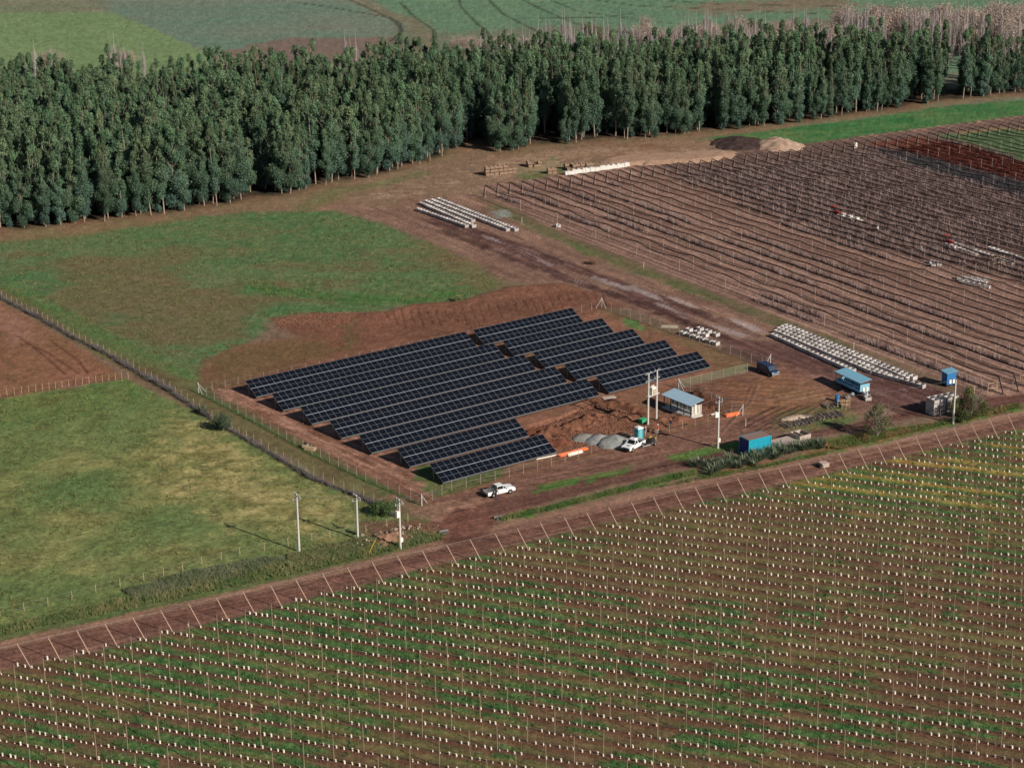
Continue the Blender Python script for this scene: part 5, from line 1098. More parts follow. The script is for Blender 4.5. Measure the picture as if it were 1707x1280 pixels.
# long white covered row and pallets
def seg_thing(name, p0, p1, w_, h, m, lab, cat, z=0, arch=False):
    a, c = Vector((*G(*p0), 0)), Vector((*G(*p1), 0)); L_ = (c - a).length; b = MB()
    if arch:
        nseg = 26
        for k in range(nseg):
            hh_ = h * random.uniform(.8, 1.1); b.box((L_ * (k + .5) / nseg, random.uniform(-.08, .08), hh_ / 2), (L_ / nseg * .985, w_ * random.uniform(.92, 1.05), hh_), 0, random.uniform(-.03, .03), 0, 0, (.98, .55))
    else: b.box((L_ / 2, 0, h / 2), (L_, w_, h))
    return ob(name, b.mesh(name, [m]), None, (a.x, a.y, z), math.atan2((c - a).y, (c - a).x), lab, cat)
seg_thing('covered_row', (941, 292), (1048, 277), 1.4, 1.1, M_conc, 'long row of stores under a white plastic cover above the berry field', 'covered row', arch=True)
def pallet_stack(px, nx, ny, nz, rz, lab, mess=.1):
    g = G(*px); rt = root('pallet_stack', g, rz, lab, 'pallets'); b = MB()
    for k in range(5): b.box((0, -.48 + k * .24, .12), (1.2, .13, .025))
    for k in range(3): b.box((-.5 + k * .5, 0, .06), (.1, 1.0, .09))
    me = b.mesh('pallet', [M_rust])
    bx_ = MB()
    for sx in (-1, 1): bx_.box((sx * .57, 0, .42), (.04, 1.1, .55))
    for sy in (-1, 1): bx_.box((0, sy * .53, .42), (1.1, .04, .55))
    bx_.box((0, 0, .1), (1.14, 1.06, .12)); mb2 = bx_.mesh('crate', [M_rust])
    for i in range(nx):
        for j in range(ny):
            z = 0
            for k in range(nz - (random.random() < .3)):
                o = ob('crate' if k % 2 == 0 else 'pallet', mb2 if k % 2 == 0 else me, rt, (i * 1.3 + random.uniform(-mess, mess), j * 1.2 + random.uniform(-mess, mess), z), random.uniform(-.1, .1)); z += .72 if k % 2 == 0 else .16
pallet_stack((812, 293), 7, 1, 5, R(22), 'long stack of rusty brown wooden crates left of the grass patch', .08)
pallet_stack((884, 279), 3, 2, 3, R(20), 'ragged stack of brown crates behind the grass patch', .25)
pallet_stack((916, 290), 2, 1, 3, R(15), 'small brown crate stack left of the long white cover', .1)
pallet_stack((948, 284), 6, 2, 3, R(20), 'jumbled brown crates just above the left end of the long white cover', .35)
# ------------------------------------------------------------------ vehicles
def wheel(rt, x, y, r=.38, w_=.26):
    b = MB(); b.tube((0, -w_ / 2, 0), (0, w_ / 2, 0), r, r, 16); t = ob('wheel', b.mesh('wheel', [M_tyre]), rt, (x, y, r))
    b = MB(); sgn = 1 if y > 0 else -1; b.tube((0, sgn * (w_ / 2 - .02), 0), (0, sgn * (w_ / 2 + .015), 0), r * .62, r * .55, 12); ob('rim', b.mesh('rim', [M_rim]), t)
def arch_prof(x0, x1, z0, arcs, top):
    """lower edge with wheel arches from x0 to x1, then the given top outline back"""
    P = [(x0, z0)]
    for cx_, r in arcs:
        for k in range(9):
            a = math.pi - math.pi * k / 8; P.append((cx_ + r * math.cos(a), z0 + max(0, r * math.sin(a) * .95)))
    P.append((x1, z0)); return P + top
def pickup(px_c, heading, lab, crew=True, rack=True, topper=False):
    g = G(*px_c); rt = root('pickup_truck', g, heading, lab, 'pickup truck'); W_ = 1.82
    # x forward; length 5.3
    cab_b = -.35 if crew else .25
    body = MB(); prof = arch_prof(-2.6, 2.62, .42, [(-1.55, .45), (1.62, .45)], [(2.66, .72), (2.60, .95), (2.2, 1.06), (1.18, 1.12), (cab_b - .62 if crew else cab_b - .5, 1.12), (cab_b - .62 if crew else cab_b - .5, 1.02), (-2.62, 1.02)])
    # side skins
    body.prism(prof, -W_ / 2, -W_ / 2 + .10, 0); body.prism(prof, W_ / 2 - .10, W_ / 2, 0)
    cb = cab_b - .62 if crew else cab_b - .5
    body.prism([(cb, .45), (2.58, .45), (2.64, .72), (2.56, .96), (2.2, 1.10), (1.15, 1.17), (cb, 1.15)], -W_ / 2 + .1, W_ / 2 - .1, 0)   # engine bay and cab floor
    body.prism([(-2.58, .55), (cb, .55), (cb, .62), (-2.58, .62)], -W_ / 2 + .1, W_ / 2 - .1, 1)
    body.box((cb - .03, 0, .86), (.06, W_ - .2, .5), 0)
    ob('body', body.mesh('body', [M_white, M_dark]), rt)
    b = MB(); b.box((-2.60, 0, .82), (.07, W_ - .06, .44)); ob('tailgate', b.mesh('tailgate', [M_white]), rt)
    # greenhouse
    b = MB(); x0, x1 = cb + .05, 1.12; wt = .70
    lo_ = [(x0, -.86), (x1, -.86), (x1, .86), (x0, .86)]; hi_ = [(x0 + .22, -wt), (x1 - .72, -wt), (x1 - .72, wt), (x0 + .22, wt)]
    b.add([(x, y, 1.12) for x, y in lo_] + [(x, y, 1.70) for x, y in hi_], [(0, 1, 5, 4), (1, 2, 6, 5), (2, 3, 7, 6), (3, 0, 4, 7)], 0); ob('window_glass', b.mesh('window_glass', [M_winglass]), rt)
    b = MB(); cx_ = (x0 + .22 + x1 - .72) / 2; ln = (x1 - .72) - (x0 + .22)
    b.box((cx_, 0, 1.725), (ln + .1, wt * 2 + .08, .07), 0, top=(.9, .9))
    for s_ in (-1, 1):
        b.tube((x1 - .02, s_ * .85, 1.12), (x1 - .70, s_ * wt, 1.71), .05, .05, 5); b.tube((x0, s_ * .85, 1.12), (x0 + .22, s_ * wt, 1.71), .09, .07, 5)
        if crew: b.tube((.38, s_ * .87, 1.12), (.34, s_ * (wt + .02), 1.71), .05, .045, 5)
        b.box(((x0 + x1) / 2, s_ * .865, 1.145), (x1 - x0, .05, .06))
    ob('roof', b.mesh('roof', [M_white]), rt)
    for wx in (-1.55, 1.62):
        for wy in (-.82, .82): wheel(rt, wx, wy)
    for s_ in (-1, 1):
        b = MB(); b.box((2.60, s_ * .70, .86), (.10, .34, .17), 0, top=(.8, .9)); ob('headlight', b.mesh('headlight', [mat('lamp_lens', (.6, .62, .64), .15, 0, 3, .1, .5)]), rt)
        b = MB(); b.box((-2.63, s_ * .82, .86), (.05, .12, .34)); ob('tail_light', b.mesh('tail_light', [M_red]), rt)
        b = MB(); b.box((1.0, s_ * 1.02, 1.18), (.14, .22, .18)); ob('wing_mirror', b.mesh('wing_mirror', [M_white]), rt)
    b = MB(); b.box((2.68, 0, .60), (.12, W_ - .1, .26), 0, top=(.8, .98)); b.box((2.64, 0, .84), (.05, .95, .16)); ob('front_bumper', b.mesh('front_bumper', [M_dark]), rt)
    b = MB(); b.box((-2.7, 0, .52), (.14, W_ - .2, .16)); ob('rear_bumper', b.mesh('rear_bumper', [M_dark]), rt)
    if rack:
        for k in range(5): b = MB(); b.box((-2.42 + k * .33, 0, 1.06), (.24, W_ - .24, .04)); ob('bed_cover_slat', b.mesh('bed_cover_slat', [M_rim]), rt)
        b = MB()
        for s_ in (-1, 1): b.tube((-.98, s_ * .78, 1.0), (-1.12, s_ * .70, 1.66), .045, .045, 5)
        b.tube((-1.12, -.72, 1.66), (-1.12, .72, 1.66), .045, .045, 5); ob('roll_bar', b.mesh('roll_bar', [M_dark]), rt)
    if topper:
        b = MB(); b.box((cx_ - .1, 0, 1.86), (.95, 1.2, .22), 0, top=(.8, .8)); ob('roof_box', b.mesh('roof_box', [M_white]), rt)
        b = MB(); b.tube((cb - .35, .5, .7), (cb - .35, .5, 2.75), .04, .04, 6); ob('mast', b.mesh('mast', [M_galv]), rt)
        b = MB(); b.box((1.9, .1, 1.125), (.34, .5, .05)); ob('bonnet_scoop', b.mesh('bonnet_scoop', [M_dark]), rt)
    return rt
def hd(a, b_):
    A_, B_ = G(*a), G(*b_); return math.atan2(B_[1] - A_[1], B_[0] - A_[0])
pickup((832, 823), hd((817.3, 828), (857.4, 818.8)), 'white crew cab pickup with slatted load bed parked at the road junction', True, True)
pickup((1056, 747), hd((1078, 740.5), (1051, 755.5)), 'white single cab pickup nose down beside the gravel heaps and portable toilet', False, False, True)
# dark blue van
def van(px, heading, lab):
    g = G(*px); rt = root('van', g, heading, lab, 'van'); W_ = 1.85
    prof = arch_prof(-2.35, 2.3, .35, [(-1.45, .42), (1.45, .42)], [(2.34, .75), (2.2, 1.02), (1.55, 1.15), (.95, 1.86), (-2.15, 1.92), (-2.38, 1.1)]); b = MB(); b.prism(prof, -W_ / 2, W_ / 2, 0); ob('body', b.mesh('body', [M_navy]), rt)
    b = MB(); b.add([(1.56, -.80, 1.17), (1.56, .80, 1.17), (1.0, .74, 1.82), (1.0, -.74, 1.82)], [(0, 1, 2, 3)]); b.add([(-2.385, -.75, 1.2), (-2.385, .75, 1.2), (-2.19, .7, 1.8), (-2.19, -.7, 1.8)], [(0, 1, 2, 3)])
    for s_ in (-1, 1):
        for x0, x1 in ((-1.95, -1.0), (-.9, .05), (.15, .98)): b.box(((x0 + x1) / 2, s_ * (W_ / 2 + .005), 1.47), (x1 - x0, .02, .46))
    ob('window_glass', b.mesh('window_glass', [mat('sky_lit_glass', (.05, .07, .10), .12, 0, 1, .1, .5)]), rt)
    for wx in (-1.45, 1.45):
        for wy in (-.84, .84): wheel(rt, wx, wy, .34, .22)
    for s_ in (-1, 1):
        b = MB(); b.box((2.27, s_ * .66, .86), (.14, .36, .16)); ob('headlight', b.mesh('headlight', [bpy.data.materials['lamp_lens']]), rt)
    b = MB(); b.box((2.33, 0, .5), (.16, W_ - .1, .28)); b.box((2.31, 0, .74), (.08, .8, .14)); ob('front_bumper', b.mesh('front_bumper', [M_galv]), rt)
    b = MB()
    for s_ in (-1, 1): b.tube((-1.7, s_ * .7, 1.96), (.6, s_ * .7, 1.93), .03, .03, 4)
    ob('roof_rail', b.mesh('roof_rail', [M_dark]), rt)
van((1280, 623), hd((1262, 615), (1290, 627)), 'dark blue van facing right at the corner of the compound fence')
# small concrete mixer trailer
g = G(1083, 742); rt = root('trailer', g, hd((1098, 733), (1075, 747)), 'small rusty machine trailer with a yellow hood behind the single cab pickup', 'trailer')
b = MB()
for s_ in (-1, 1): b.tube((-1.3, s_ * .7, .55), (1.0, s_ * .7, .55), .05); b.tube((1.0, s_ * .7, .55), (2.4, 0, .5), .05)
for x in (-1.2, 0, .9): b.tube((x, -.7, .55), (x, .7, .55), .05)
ob('chassis', b.mesh('chassis', [M_galv]), rt); wheel(rt, -.4, -.85, .36, .2); wheel(rt, -.4, .85, .36, .2)
b = MB(); b.box((-.3, 0, 1.0), (1.3, .9, .8), 0, top=(.85, .8)); ob('engine_case', b.mesh('engine_case', [M_dark]), rt)
b = MB(); b.tube((-1.15, .1, .9), (-.2, .1, 1.62), .16, .10, 8); b.tube((-.2, .1, 1.62), (.5, .1, 1.5), .10, .07, 8); ob('boom', b.mesh('boom', [M_yellow]), rt)
b = MB(); b.tube((-1.5, -.4, .7), (-1.5, .4, .9), .33, .28, 10); ob('drum', b.mesh('drum', [M_rust]), rt)
# portable toilet
g = G(1064.5, 732); rt = root('portable_toilet', g, hd((1056, 731), (1072, 727)) , 'teal portable toilet with a white domed roof behind the single cab pickup', 'portable toilet')
b = MB(); b.box((0, 0, 1.1), (1.15, 1.2, 2.05)); 
for x in (-.5, .5):
    b.box((x, -.61, 1.1), (.08, .05, 2.0))
for z in (.5, 1.0, 1.5): b.box((.585, 0, z), (.03, 1.0, .05)); 
ob('cabin', b.mesh('cabin', [M_toilet]), rt)
b = MB(); b.box((0, -.615, 1.05), (.62, .03, 1.75)); ob('door', b.mesh('door', [mat('pale_teal_door', (.16, .46, .48), .5, 0, 2, .06, .4)]), rt)
b = MB(); b.box((0, 0, 2.22), (1.28, 1.32, .2), 0, top=(.9, .9)); b.box((0, 0, 2.39), (1.12, 1.15, .14), 0, top=(.6, .6)); ob('roof', b.mesh('roof', [M_white]), rt)
b = MB(); b.box((0, 0, .045), (1.25, 1.3, .09)); ob('skid', b.mesh('skid', [M_dark]), rt)
b = MB(); b.tube((.45, .45, 2.3), (.45, .45, 2.75), .05, .05, 6); ob('vent_pipe', b.mesh('vent_pipe', [M_dark]), rt)
# ------------------------------------------------------------------ cabinet shed with sloping roof
a, c = Vector((*G(1107, 680), 0)), Vector((*G(1149, 697), 0)); az = math.atan2((c - a).y, (c - a).x); L_ = (c - a).length + .7
rt = root('cabinet_shed', (a.x, a.y), az, 'open shed with a long blue grey sheet roof sheltering electrical cabinets', 'shed')
dep = 2.5
for i, x in enumerate(np.linspace(0, L_ - .4, 5)):
    for y, h in ((0, 2.55), (dep, 2.95)):
        b = MB(); b.box((x, y, h / 2), (.12, .12, h)); ob('post', b.mesh('post', [M_dark]), rt)
b = MB(); b.box((L_ / 2 - .2, dep / 2, 2.86), (L_ + .5, dep + .9, .06), 0, rx=math.atan2(.4, dep))
for k in range(24): b.box((-.35 + k * (L_ + .3) / 23, dep / 2, 2.905), (.05, dep + .9, .03), 0, rx=math.atan2(.4, dep))
ob('roof', b.mesh('roof', [M_blueroof]), rt)
b = MB(); b.box((L_ / 2 - .2, dep / 2, .12), (L_ + .3, dep + .4, .26)); ob('slab', b.mesh('slab', [M_conc]), rt)
b = MB()
for x in np.linspace(0, L_ - .4, 5): b.box((x, dep / 2, 2.66), (.08, dep, .1), 0, rx=math.atan2(.4, dep))
for y, h in ((.0, 2.5), (dep, 2.9)): b.box((L_ / 2 - .2, y, h), (L_ - .5, .08, .12))
b.box((L_ / 2, 1.9, 1.5), (L_ - 1, .05, .08)); b.box((L_ / 2, 1.9, .8), (L_ - 1, .05, .08)); ob('frame', b.mesh('frame', [M_dark]), rt)
for k in range(6):
    b = MB(); hh_ = [1.3, 1.0, 1.5, 1.0, 1.3, 1.6][k]; b.box((.9 + k * (L_ - 2) / 5, 1.6, .9 + hh_ * .3), (.85, .5, hh_), 0, top=(.97, .97)); b.box((.9 + k * (L_ - 2) / 5, 1.34, .9 + hh_ * .3), (.6, .03, hh_ * .5), 1); ob('cabinet', b.mesh('cabinet', [M_tank, M_galv]), rt)
b = MB(); [b.box((L_ - .35, .4 + k * .35, 1.3), (.05, .16, 1.9)) for k in range(7)]; ob('end_grille', b.mesh('end_grille', [M_tank]), rt)
# ------------------------------------------------------------------ turquoise container
a, c = Vector((*G(1248, 762), 0)), Vector((*G(1284.5, 753), 0)); az = math.atan2((c - a).y, (c - a).x); L_ = (c - a).length
rt = root('container', (a.x, a.y), az, 'turquoise steel container with a rusty roof on the verge behind spiky plants', 'container')
D_, H_ = 2.7, 2.95; b = MB(); b.box((L_ / 2, D_ / 2, H_ / 2 + .1), (L_ - .04, D_ - .04, H_ - .1))
nrib = int(L_ / .28)
for k in range(nrib): b.box((.2 + k * (L_ - .4) / (nrib - 1), -.0, H_ / 2 + .1), (.11, .05, H_ - .35)); b.box((.2 + k * (L_ - .4) / (nrib - 1), D_, H_ / 2 + .1), (.11, .05, H_ - .35))
ob('shell', b.mesh('shell', [M_turq]), rt)
b = MB()
for x in (0, L_):
    for y in (0, D_): b.box((x, y, H_ / 2 + .08), (.14, .14, H_ + .08))
for y in (0, D_): b.box((L_ / 2, y, H_ + .05), (L_ - .15, .12, .12)); b.box((L_ / 2, y, .14), (L_ - .15, .12, .16))
ob('corner_frame', b.mesh('corner_frame', [M_turq]), rt)
b = MB(); b.box((L_ / 2, D_ / 2, H_ + .09), (L_ - .16, D_ - .16, .06)); ob('roof', b.mesh('roof', [M_rustroof]), rt)
MNV = mat('deep_blue_door_paint', (.012, .03, .20), .5, 0, 1.5, .15, .4)
for s_ in (0, 1):
    b = MB(); b.box((-.03, D_ * (.26 + .48 * s_), H_ / 2 + .1), (.05, D_ * .45, H_ - .3)); b.tube((-.08, D_ * (.2 + .6 * s_), .3), (-.08, D_ * (.2 + .6 * s_), H_ - .1), .025, .025, 5); ob('door', b.mesh('door', [MNV]), rt)
# concrete trough enclosure
a, c = Vector((*G(1297, 752), 0)), Vector((*G(1352, 737.5), 0)); az = math.atan2((c - a).y, (c - a).x); L_ = (c - a).length
rt = root('concrete_bunker', (a.x, a.y), az, 'low pale concrete walled bunker with open bays right of the container', 'bunker')
M_conc2 = mat('tan_concrete_slab', (.44, .35, .29), .9, 0, 1.4, .14, .2)
b = MB(); b.box((L_ / 2, 1.6, .45), (L_, 3.0, .9)); ob('platform', b.mesh('platform', [M_conc2]), rt)
for x0, w2 in ((L_ * .74, 1.0), (L_ * .90, 1.7)):
    b = MB()
    b.box((x0, .25, 1.25), (w2, .1, .7)); b.box((x0, 2.9, 1.25), (w2, .1, .7)); b.box((x0 - w2 / 2, 1.57, 1.25), (.1, 2.5, .7)); b.box((x0 + w2 / 2, 1.57, 1.25), (.1, 2.5, .7)); b.box((x0, 1.57, .93), (w2 - .12, 2.5, .05), 1); ob('bay', b.mesh('bay', [M_conc2, M_dark]), rt)
# ------------------------------------------------------------------ crew shelter trailers, drum, odds and ends
def shelter(p0, p1, lab, h=2.6, dep=2.0, roofm=None, closed=False, name='shelter_trailer', cat='trailer'):
    a, c = Vector((*G(*p0), 0)), Vector((*G(*p1), 0)); az = math.atan2((c - a).y, (c - a).x); L_ = (c - a).length; rt = root(name, (a.x, a.y), az, lab, cat)
    b = MB(); b.box((L_ / 2, dep / 2, .55), (L_, dep, .12)); ob('floor', b.mesh('floor', [M_blue]), rt)
    b = MB()
    if closed:
        b.box((L_ / 2, dep / 2, (h + .6) / 2), (L_, dep, h - .6))
    else:
        b.box((L_ / 2, .02, .9), (L_, .05, .55)); b.box((L_ / 2, dep - .02, .95), (L_, .05, .65)); b.box((L_ - .03, dep / 2, 1.4), (.06, dep - .1, 1.55)); b.box((.03, dep / 2, .95), (.06, dep - .1, .65))
    ob('wall', b.mesh('wall', [M_blue if closed else M_cyanroof]), rt)
    if not closed:
        for x in (.04, L_ * .33, L_ * .66, L_ - .04):
            for y in (.04, dep - .04): b = MB(); b.tube((x, y, .6), (x, y, h), .045, .045, 5); ob('post', b.mesh('post', [M_dark]), rt)
        b = MB(); b.box((L_ / 2, dep * .3, .98), (L_ - .4, .4, .06)); b.box((L_ / 2, dep * .7, .98), (L_ - .4, .4, .06)); ob('bench', b.mesh('bench', [M_dark]), rt)
    b = MB(); b.box((L_ / 2, dep * .5, h + .08), (L_ + .5, dep + .5, .07), 0, rx=.12)
    if not closed: b.box((L_ / 2, -.3, h - .08), (L_ + .5, .05, .16))
    ob('roof', b.mesh('roof', [roofm or M_cyanroof]), rt)
    wheel(rt, L_ * .3, .05, .33, .2); wheel(rt, L_ * .3, dep - .05, .33, .2); wheel(rt, L_ * .75, .05, .33, .2); wheel(rt, L_ * .75, dep - .05, .33, .2)
    b = MB(); b.tube((L_, dep / 2, .45), (L_ + 1.0, dep / 2, .45), .06, .05, 5); ob('tow_bar', b.mesh('tow_bar', [M_galv]), rt)
    for s_ in (.35, .72):
        b = MB(); b.box((L_ + .08, dep * s_, 1.1), (.12, .45, .75)); ob('panel', b.mesh('panel', [M_tank]), rt)
    return rt
shelter((1393, 641), (1433, 660), 'long open sided shelter trailer with a pale blue roof beside the bins', 2.7, 2.3)
shelter((1569, 641), (1578, 646), 'small closed blue hut on wheels at the lower end of the berry rows', 2.9, 2.0, M_cyanroof, True, 'hut_trailer', 'hut')
g = G(1395.5, 669); b = MB(); b.tube((0, 0, 0), (0, 0, 1.3), .42, .42, 14); b.tube((0, 0, .42), (0, 0, .46), .445, .445, 14); b.tube((0, 0, .86), (0, 0, .9), .445, .445, 14); b.tube((0, 0, 1.3), (0, 0, 1.36), .36, .3, 12)
ob('drum', b.mesh('drum', [M_blue]), None, g, 0, 'blue plastic drum standing left of the wooden frames', 'drum')
g = G(1446, 667); put_bin(g[0], g[1], 0, R(10), 'single pale bin with junk piled behind it near the shelter trailer')
rt = root('junk_pile', G(1437, 661), 0, 'white and grey junk heaped between the shelter trailer and a pale bin', 'junk')
for k in range(9): b = MB(); b.box((0, 0, 0), (random.uniform(.3, .8), random.uniform(.2, .6), random.uniform(.2, .6)), 0, 0, random.uniform(-.4, .4), random.uniform(-.4, .4)); ob('junk_piece', b.mesh('junk_piece', [random.choice([M_tank, M_galv, M_dark])]), rt, (random.uniform(-.2, 1.9), random.uniform(-.7, .7), random.uniform(.25, .75)), random.uniform(0, 3))
for k, p in enumerate(((1413, 664), (1421, 660))): g = G(*p); b = MB(); b.box((0, 0, .3), (1.1, .8, .25), 0, .3, .3, .2); b.box((0, 0, .55), (.5, .5, .3), 0, .8, .2, .1); ob('scrap_metal', b.mesh('scrap_metal', [M_galv if k else M_rim]), None, g, k, ['grey scrap piece just right of the wooden frames', 'grey scrap piece nearest the shelter trailer wheels'][k], 'scrap')
def frame_gate(px, rz, lab, w_=1.6, h=1.9):
    g = G(*px); rt = root('wooden_frame', g, rz, lab, 'frame')
    for x in (0, w_): b = MB(); b.tube((x, 0, 0), (x, 0, h), .07, .06, 5); ob('upright', b.mesh('upright', [M_wood2]), rt)
    for z in (h * .4, h * .8): b = MB(); b.tube((0, 0, z), (w_, 0, z), .05, .05, 5); ob('crosspiece', b.mesh('crosspiece', [M_wood2]), rt)
frame_gate((1403, 682), .3, 'upright wooden ladder frame beside the blue drum'); frame_gate((1410, 683), 1.2, 'second wooden frame, set crosswise right of the drum'); frame_gate((1396, 679), .1, 'thin wooden frame standing under the blue drum', 1.2, 1.6)
frame_gate((1646, 656), R(29), 'wooden end frame at the foot of the first berry row', 2.2, 2.4); frame_gate((1700, 643), R(29), 'wooden end frame at the right foot of the berry rows', 2.4, 2.4); frame_gate((1656, 448), .5, 'yellowish wooden frame below the long line of field bins', 3.0, 3.0)
# split timber and tarpaulin
def timber(px, n, L_, W_, rz, lab):
    g = G(*px); rt = root('timber_pile', g, rz, lab, 'timber')
    for k in range(n):
        b = MB(); l_ = random.uniform(1.6, 2.6); b.tube((0, -l_ / 2, 0), (0, l_ / 2, 0), random.uniform(.06, .12), random.uniform(.05, .1), 5); o = ob('log', b.mesh('log', [M_log if k % 3 else M_wood3]), rt, (random.uniform(-L_ / 2, L_ / 2), random.uniform(-W_ / 2, W_ / 2), random.uniform(.08, .42)), random.uniform(-.15, .15)); o.rotation_euler.x = random.uniform(-.1, .1)
timber((1330, 707), 46, 6.5, 1.4, R(28), 'left heap of split grey timber below the pale tarpaulin')
timber((1367, 697), 60, 9.5, 1.6, R(25), 'longer right heap of split grey timber along the grass strip')
heap((1325, 697), 6.5, 2.4, .55, R(20), 'tarpaulin', 'pale crumpled tarpaulin heap lying over the left timber', 'tarpaulin', M_heap, .25, 61, 0, .2, A(176, 154, 136), A(140, 118, 100), .6)
timber((1388, 676), 14, 3.5, 1.0, R(15), 'few dark planks lying left of the wooden frames')
# pipes
def pipes(p0, p1, n, r, m, lab, spread=.25, stack=2):
    a, c = Vector((*G(*p0), 0)), Vector((*G(*p1), 0)); az = math.atan2((c - a).y, (c - a).x); L_ = (c - a).length; rt = root('pipe_bundle', (a.x, a.y), az, lab, 'pipes')
    for k in range(n): b = MB(); b.tube((random.uniform(0, .3), 0, 0), (L_ - random.uniform(0, .4), 0, 0), r, r, 8); ob('pipe', b.mesh('pipe', [m]), rt, (0, (k // stack) * spread - n / stack * spread / 2, r + (k % stack) * r * 1.8))
pipes((930, 761), (979, 748), 7, .11, M_orange, 'long orange pipes behind the front fence left of the gravel heaps')
pipes((945, 760), (971, 753), 6, .10, M_tank, 'short white pipes lying in front of the long orange ones', .22)
pipes((1208, 695), (1233, 689), 8, .11, M_orange, 'bundle of orange pipes on the dirt inside the fence corner', .24)
pipes((1115, 655), (1135, 665), 4, .10, M_orange, 'orange pipes leaning behind the blue grey shed roof', .22)
pipes((893, 789 - 23), (930, 758), 2, .05, M_tank, 'thin pale conduit lying below the nearest solar table', .2)
# small crates and slabs
g = G(517, 750); b = MB(); b.box((0, 0, .28), (1.9, 1.1, .5)); b.box((-1.2, .6, .4), (1.0, .8, .6), 0, .2); b.box((-1.2, .6, .85), (.5, .4, .3), 1, .6); ob('box_pile', b.mesh('box_pile', [M_wood2, M_dark]), None, g, R(-20), 'pale wooden boxes left beside the left compound fence', 'boxes')
g = G(1373, 777); b = MB(); b.box((0, 0, .35), (1.5, 1.2, .7)); b.box((-.9, 0, .3), (.5, 1.1, .6), 1); ob('concrete_box', b.mesh('concrete_box', [M_conc2, M_dark]), None, g, R(25), 'small pale concrete valve box on the orchard side of the dirt road', 'valve box')
g = G(1015, 663); b = MB(); b.box((0, 0, .08), (2.6, 1.2, .14)); ob('slab', b.mesh('slab', [M_conc2]), None, g, R(20), 'pinkish slab lying at the right end of the fifth table', 'slab')
g = G(1116, 545); b = MB(); b.box((0, 0, .06), (3.4, 1.6, .1), 0, 0, .04); ob('board', b.mesh('board', [mat('pale_board', (.5, .42, .3), .8, 0, 2, .15, .2)]), None, g, R(-10), 'pale board lying on the ground left of the small bin cluster', 'board')
g = G(1071, 704); b = MB(); b.box((0, 0, .4), (1.2, .9, .7), 0, .3, 0, 0, (1.1, 1.1)); b.tube((.7, -.3, .25), (.7, .3, .25), .22, .22, 8, 1); ob('wheelbarrow', b.mesh('wheelbarrow', [M_green, M_tyre]), None, g, .3, 'small green plastic barrow beside the left leg of the transformer frame', 'barrow')
for k, (p0, p1) in enumerate((((740, 888), (730, 892)), ((831, 864), (838, 870)), ((1558, 692), (1566, 702)))):
    g = G(*p0); b = MB(); b.box((0, .1, .2), (1.5, .3, .5)); b.box((0, -.35, .16), (1.3, .5, .36), 1, top=(.8, .5)); ob('culvert_head', b.mesh('culvert_head', [M_rim, M_dark]), None, g, R(25), ['dark mouthed culvert head at the left of the road junction', 'culvert head at the tip of the grass wedge right of the junction', 'culvert head under the bank left of the plain white pole'][k], 'culvert')  # solid dark block stands in for the shade inside the culvert mouth
# anchor stay of the junction pole, marker stakes
g = G(614, 925); g2 = G(628, 900); b = MB(); b.tube((0, 0, 0), (1.1, 1.0, 2.2), .05, .05, 5); ob('stay_marker', b.mesh('stay_marker', [M_yellow]), None, g, 0, 'pale yellow slanting stay marker in the weeds left of the boxed pole', 'stay')
sb = MB(); sb.tube((0, 0, 0), (0, 0, 1.5), .07, .06, 5); ME_st = sb.mesh('marker_stake', [mat('whitewashed_stake', (.62, .55, .42), .8, 0, 3, .1, .2)])
for p in ((870, 372), (1073, 447), (1423, 582), (1624, 656), (1243, 711)): ob('marker_stake', ME_st, None, G(*p), 0, 'short whitewashed stake standing at intervals between farm track and berries', 'stake', 'whitewashed stakes beside the track')
# red tractors in the berry rows
def tractor(px, rz, lab):
    rt = root('tractor', G(*px), rz, lab, 'tractor'); b = MB(); b.box((.9, 0, 1.05), (1.7, .7, .6), 0, top=(.95, .8)); b.box((-.3, 0, .9), (.9, .8, .5)); ob('bonnet', b.mesh('bonnet', [M_red]), rt)
    for s_ in (-1, 1): wheel(rt, -.5, s_ * .75, .62, .3); wheel(rt, 1.4, s_ * .6, .36, .2)
    b = MB()
    for x in (-.9, .1):
        for s_ in (-1, 1): b.tube((x, s_ * .5, 1.1), (x, s_ * .45, 2.3), .05, .05, 4)
    ob('cab_frame', b.mesh('cab_frame', [M_dark]), rt); b = MB(); b.box((-.4, 0, 2.36), (1.0, .95, .1)); ob('roof', b.mesh('roof', [M_red]), rt)
    b = MB(); b.box((-.5, 0, 1.4), (.5, .5, .12)); b.box((-.75, 0, 1.7), (.1, .5, .5)); ob('seat', b.mesh('seat', [M_dark]), rt)
tractor((1579, 409), R(-57), 'red tractor at the head of the long line of field bins'); tractor((1392, 360), R(-57), 'red tractor in the dense berry rows with a pale trailer behind')
def flat_trailer(p0, p1, lab):
    a, c = Vector((*G(*p0), 0)), Vector((*G(*p1), 0)); az = math.atan2((c - a).y, (c - a).x); L_ = (c - a).length; rt = root('field_trailer', (a.x, a.y), az, lab, 'trailer'); b = MB(); b.box((L_ / 2, 0, .75), (L_, 1.4, .12)); ob('deck', b.mesh('deck', [M_tank]), rt)
    for x in (L_ * .25, L_ * .8):
        for s_ in (-1, 1): wheel(rt, x, s_ * .6, .3, .18)
    for k in range(3): b = MB(); b.box((L_ * (.2 + .3 * k), 0, 1.05), (.8, .9, .45)); ob('box', b.mesh('box', [M_tank]), rt)
flat_trailer((1398, 362), (1436, 373), 'pale flat trailer with white boxes behind the red tractor in the dense rows')
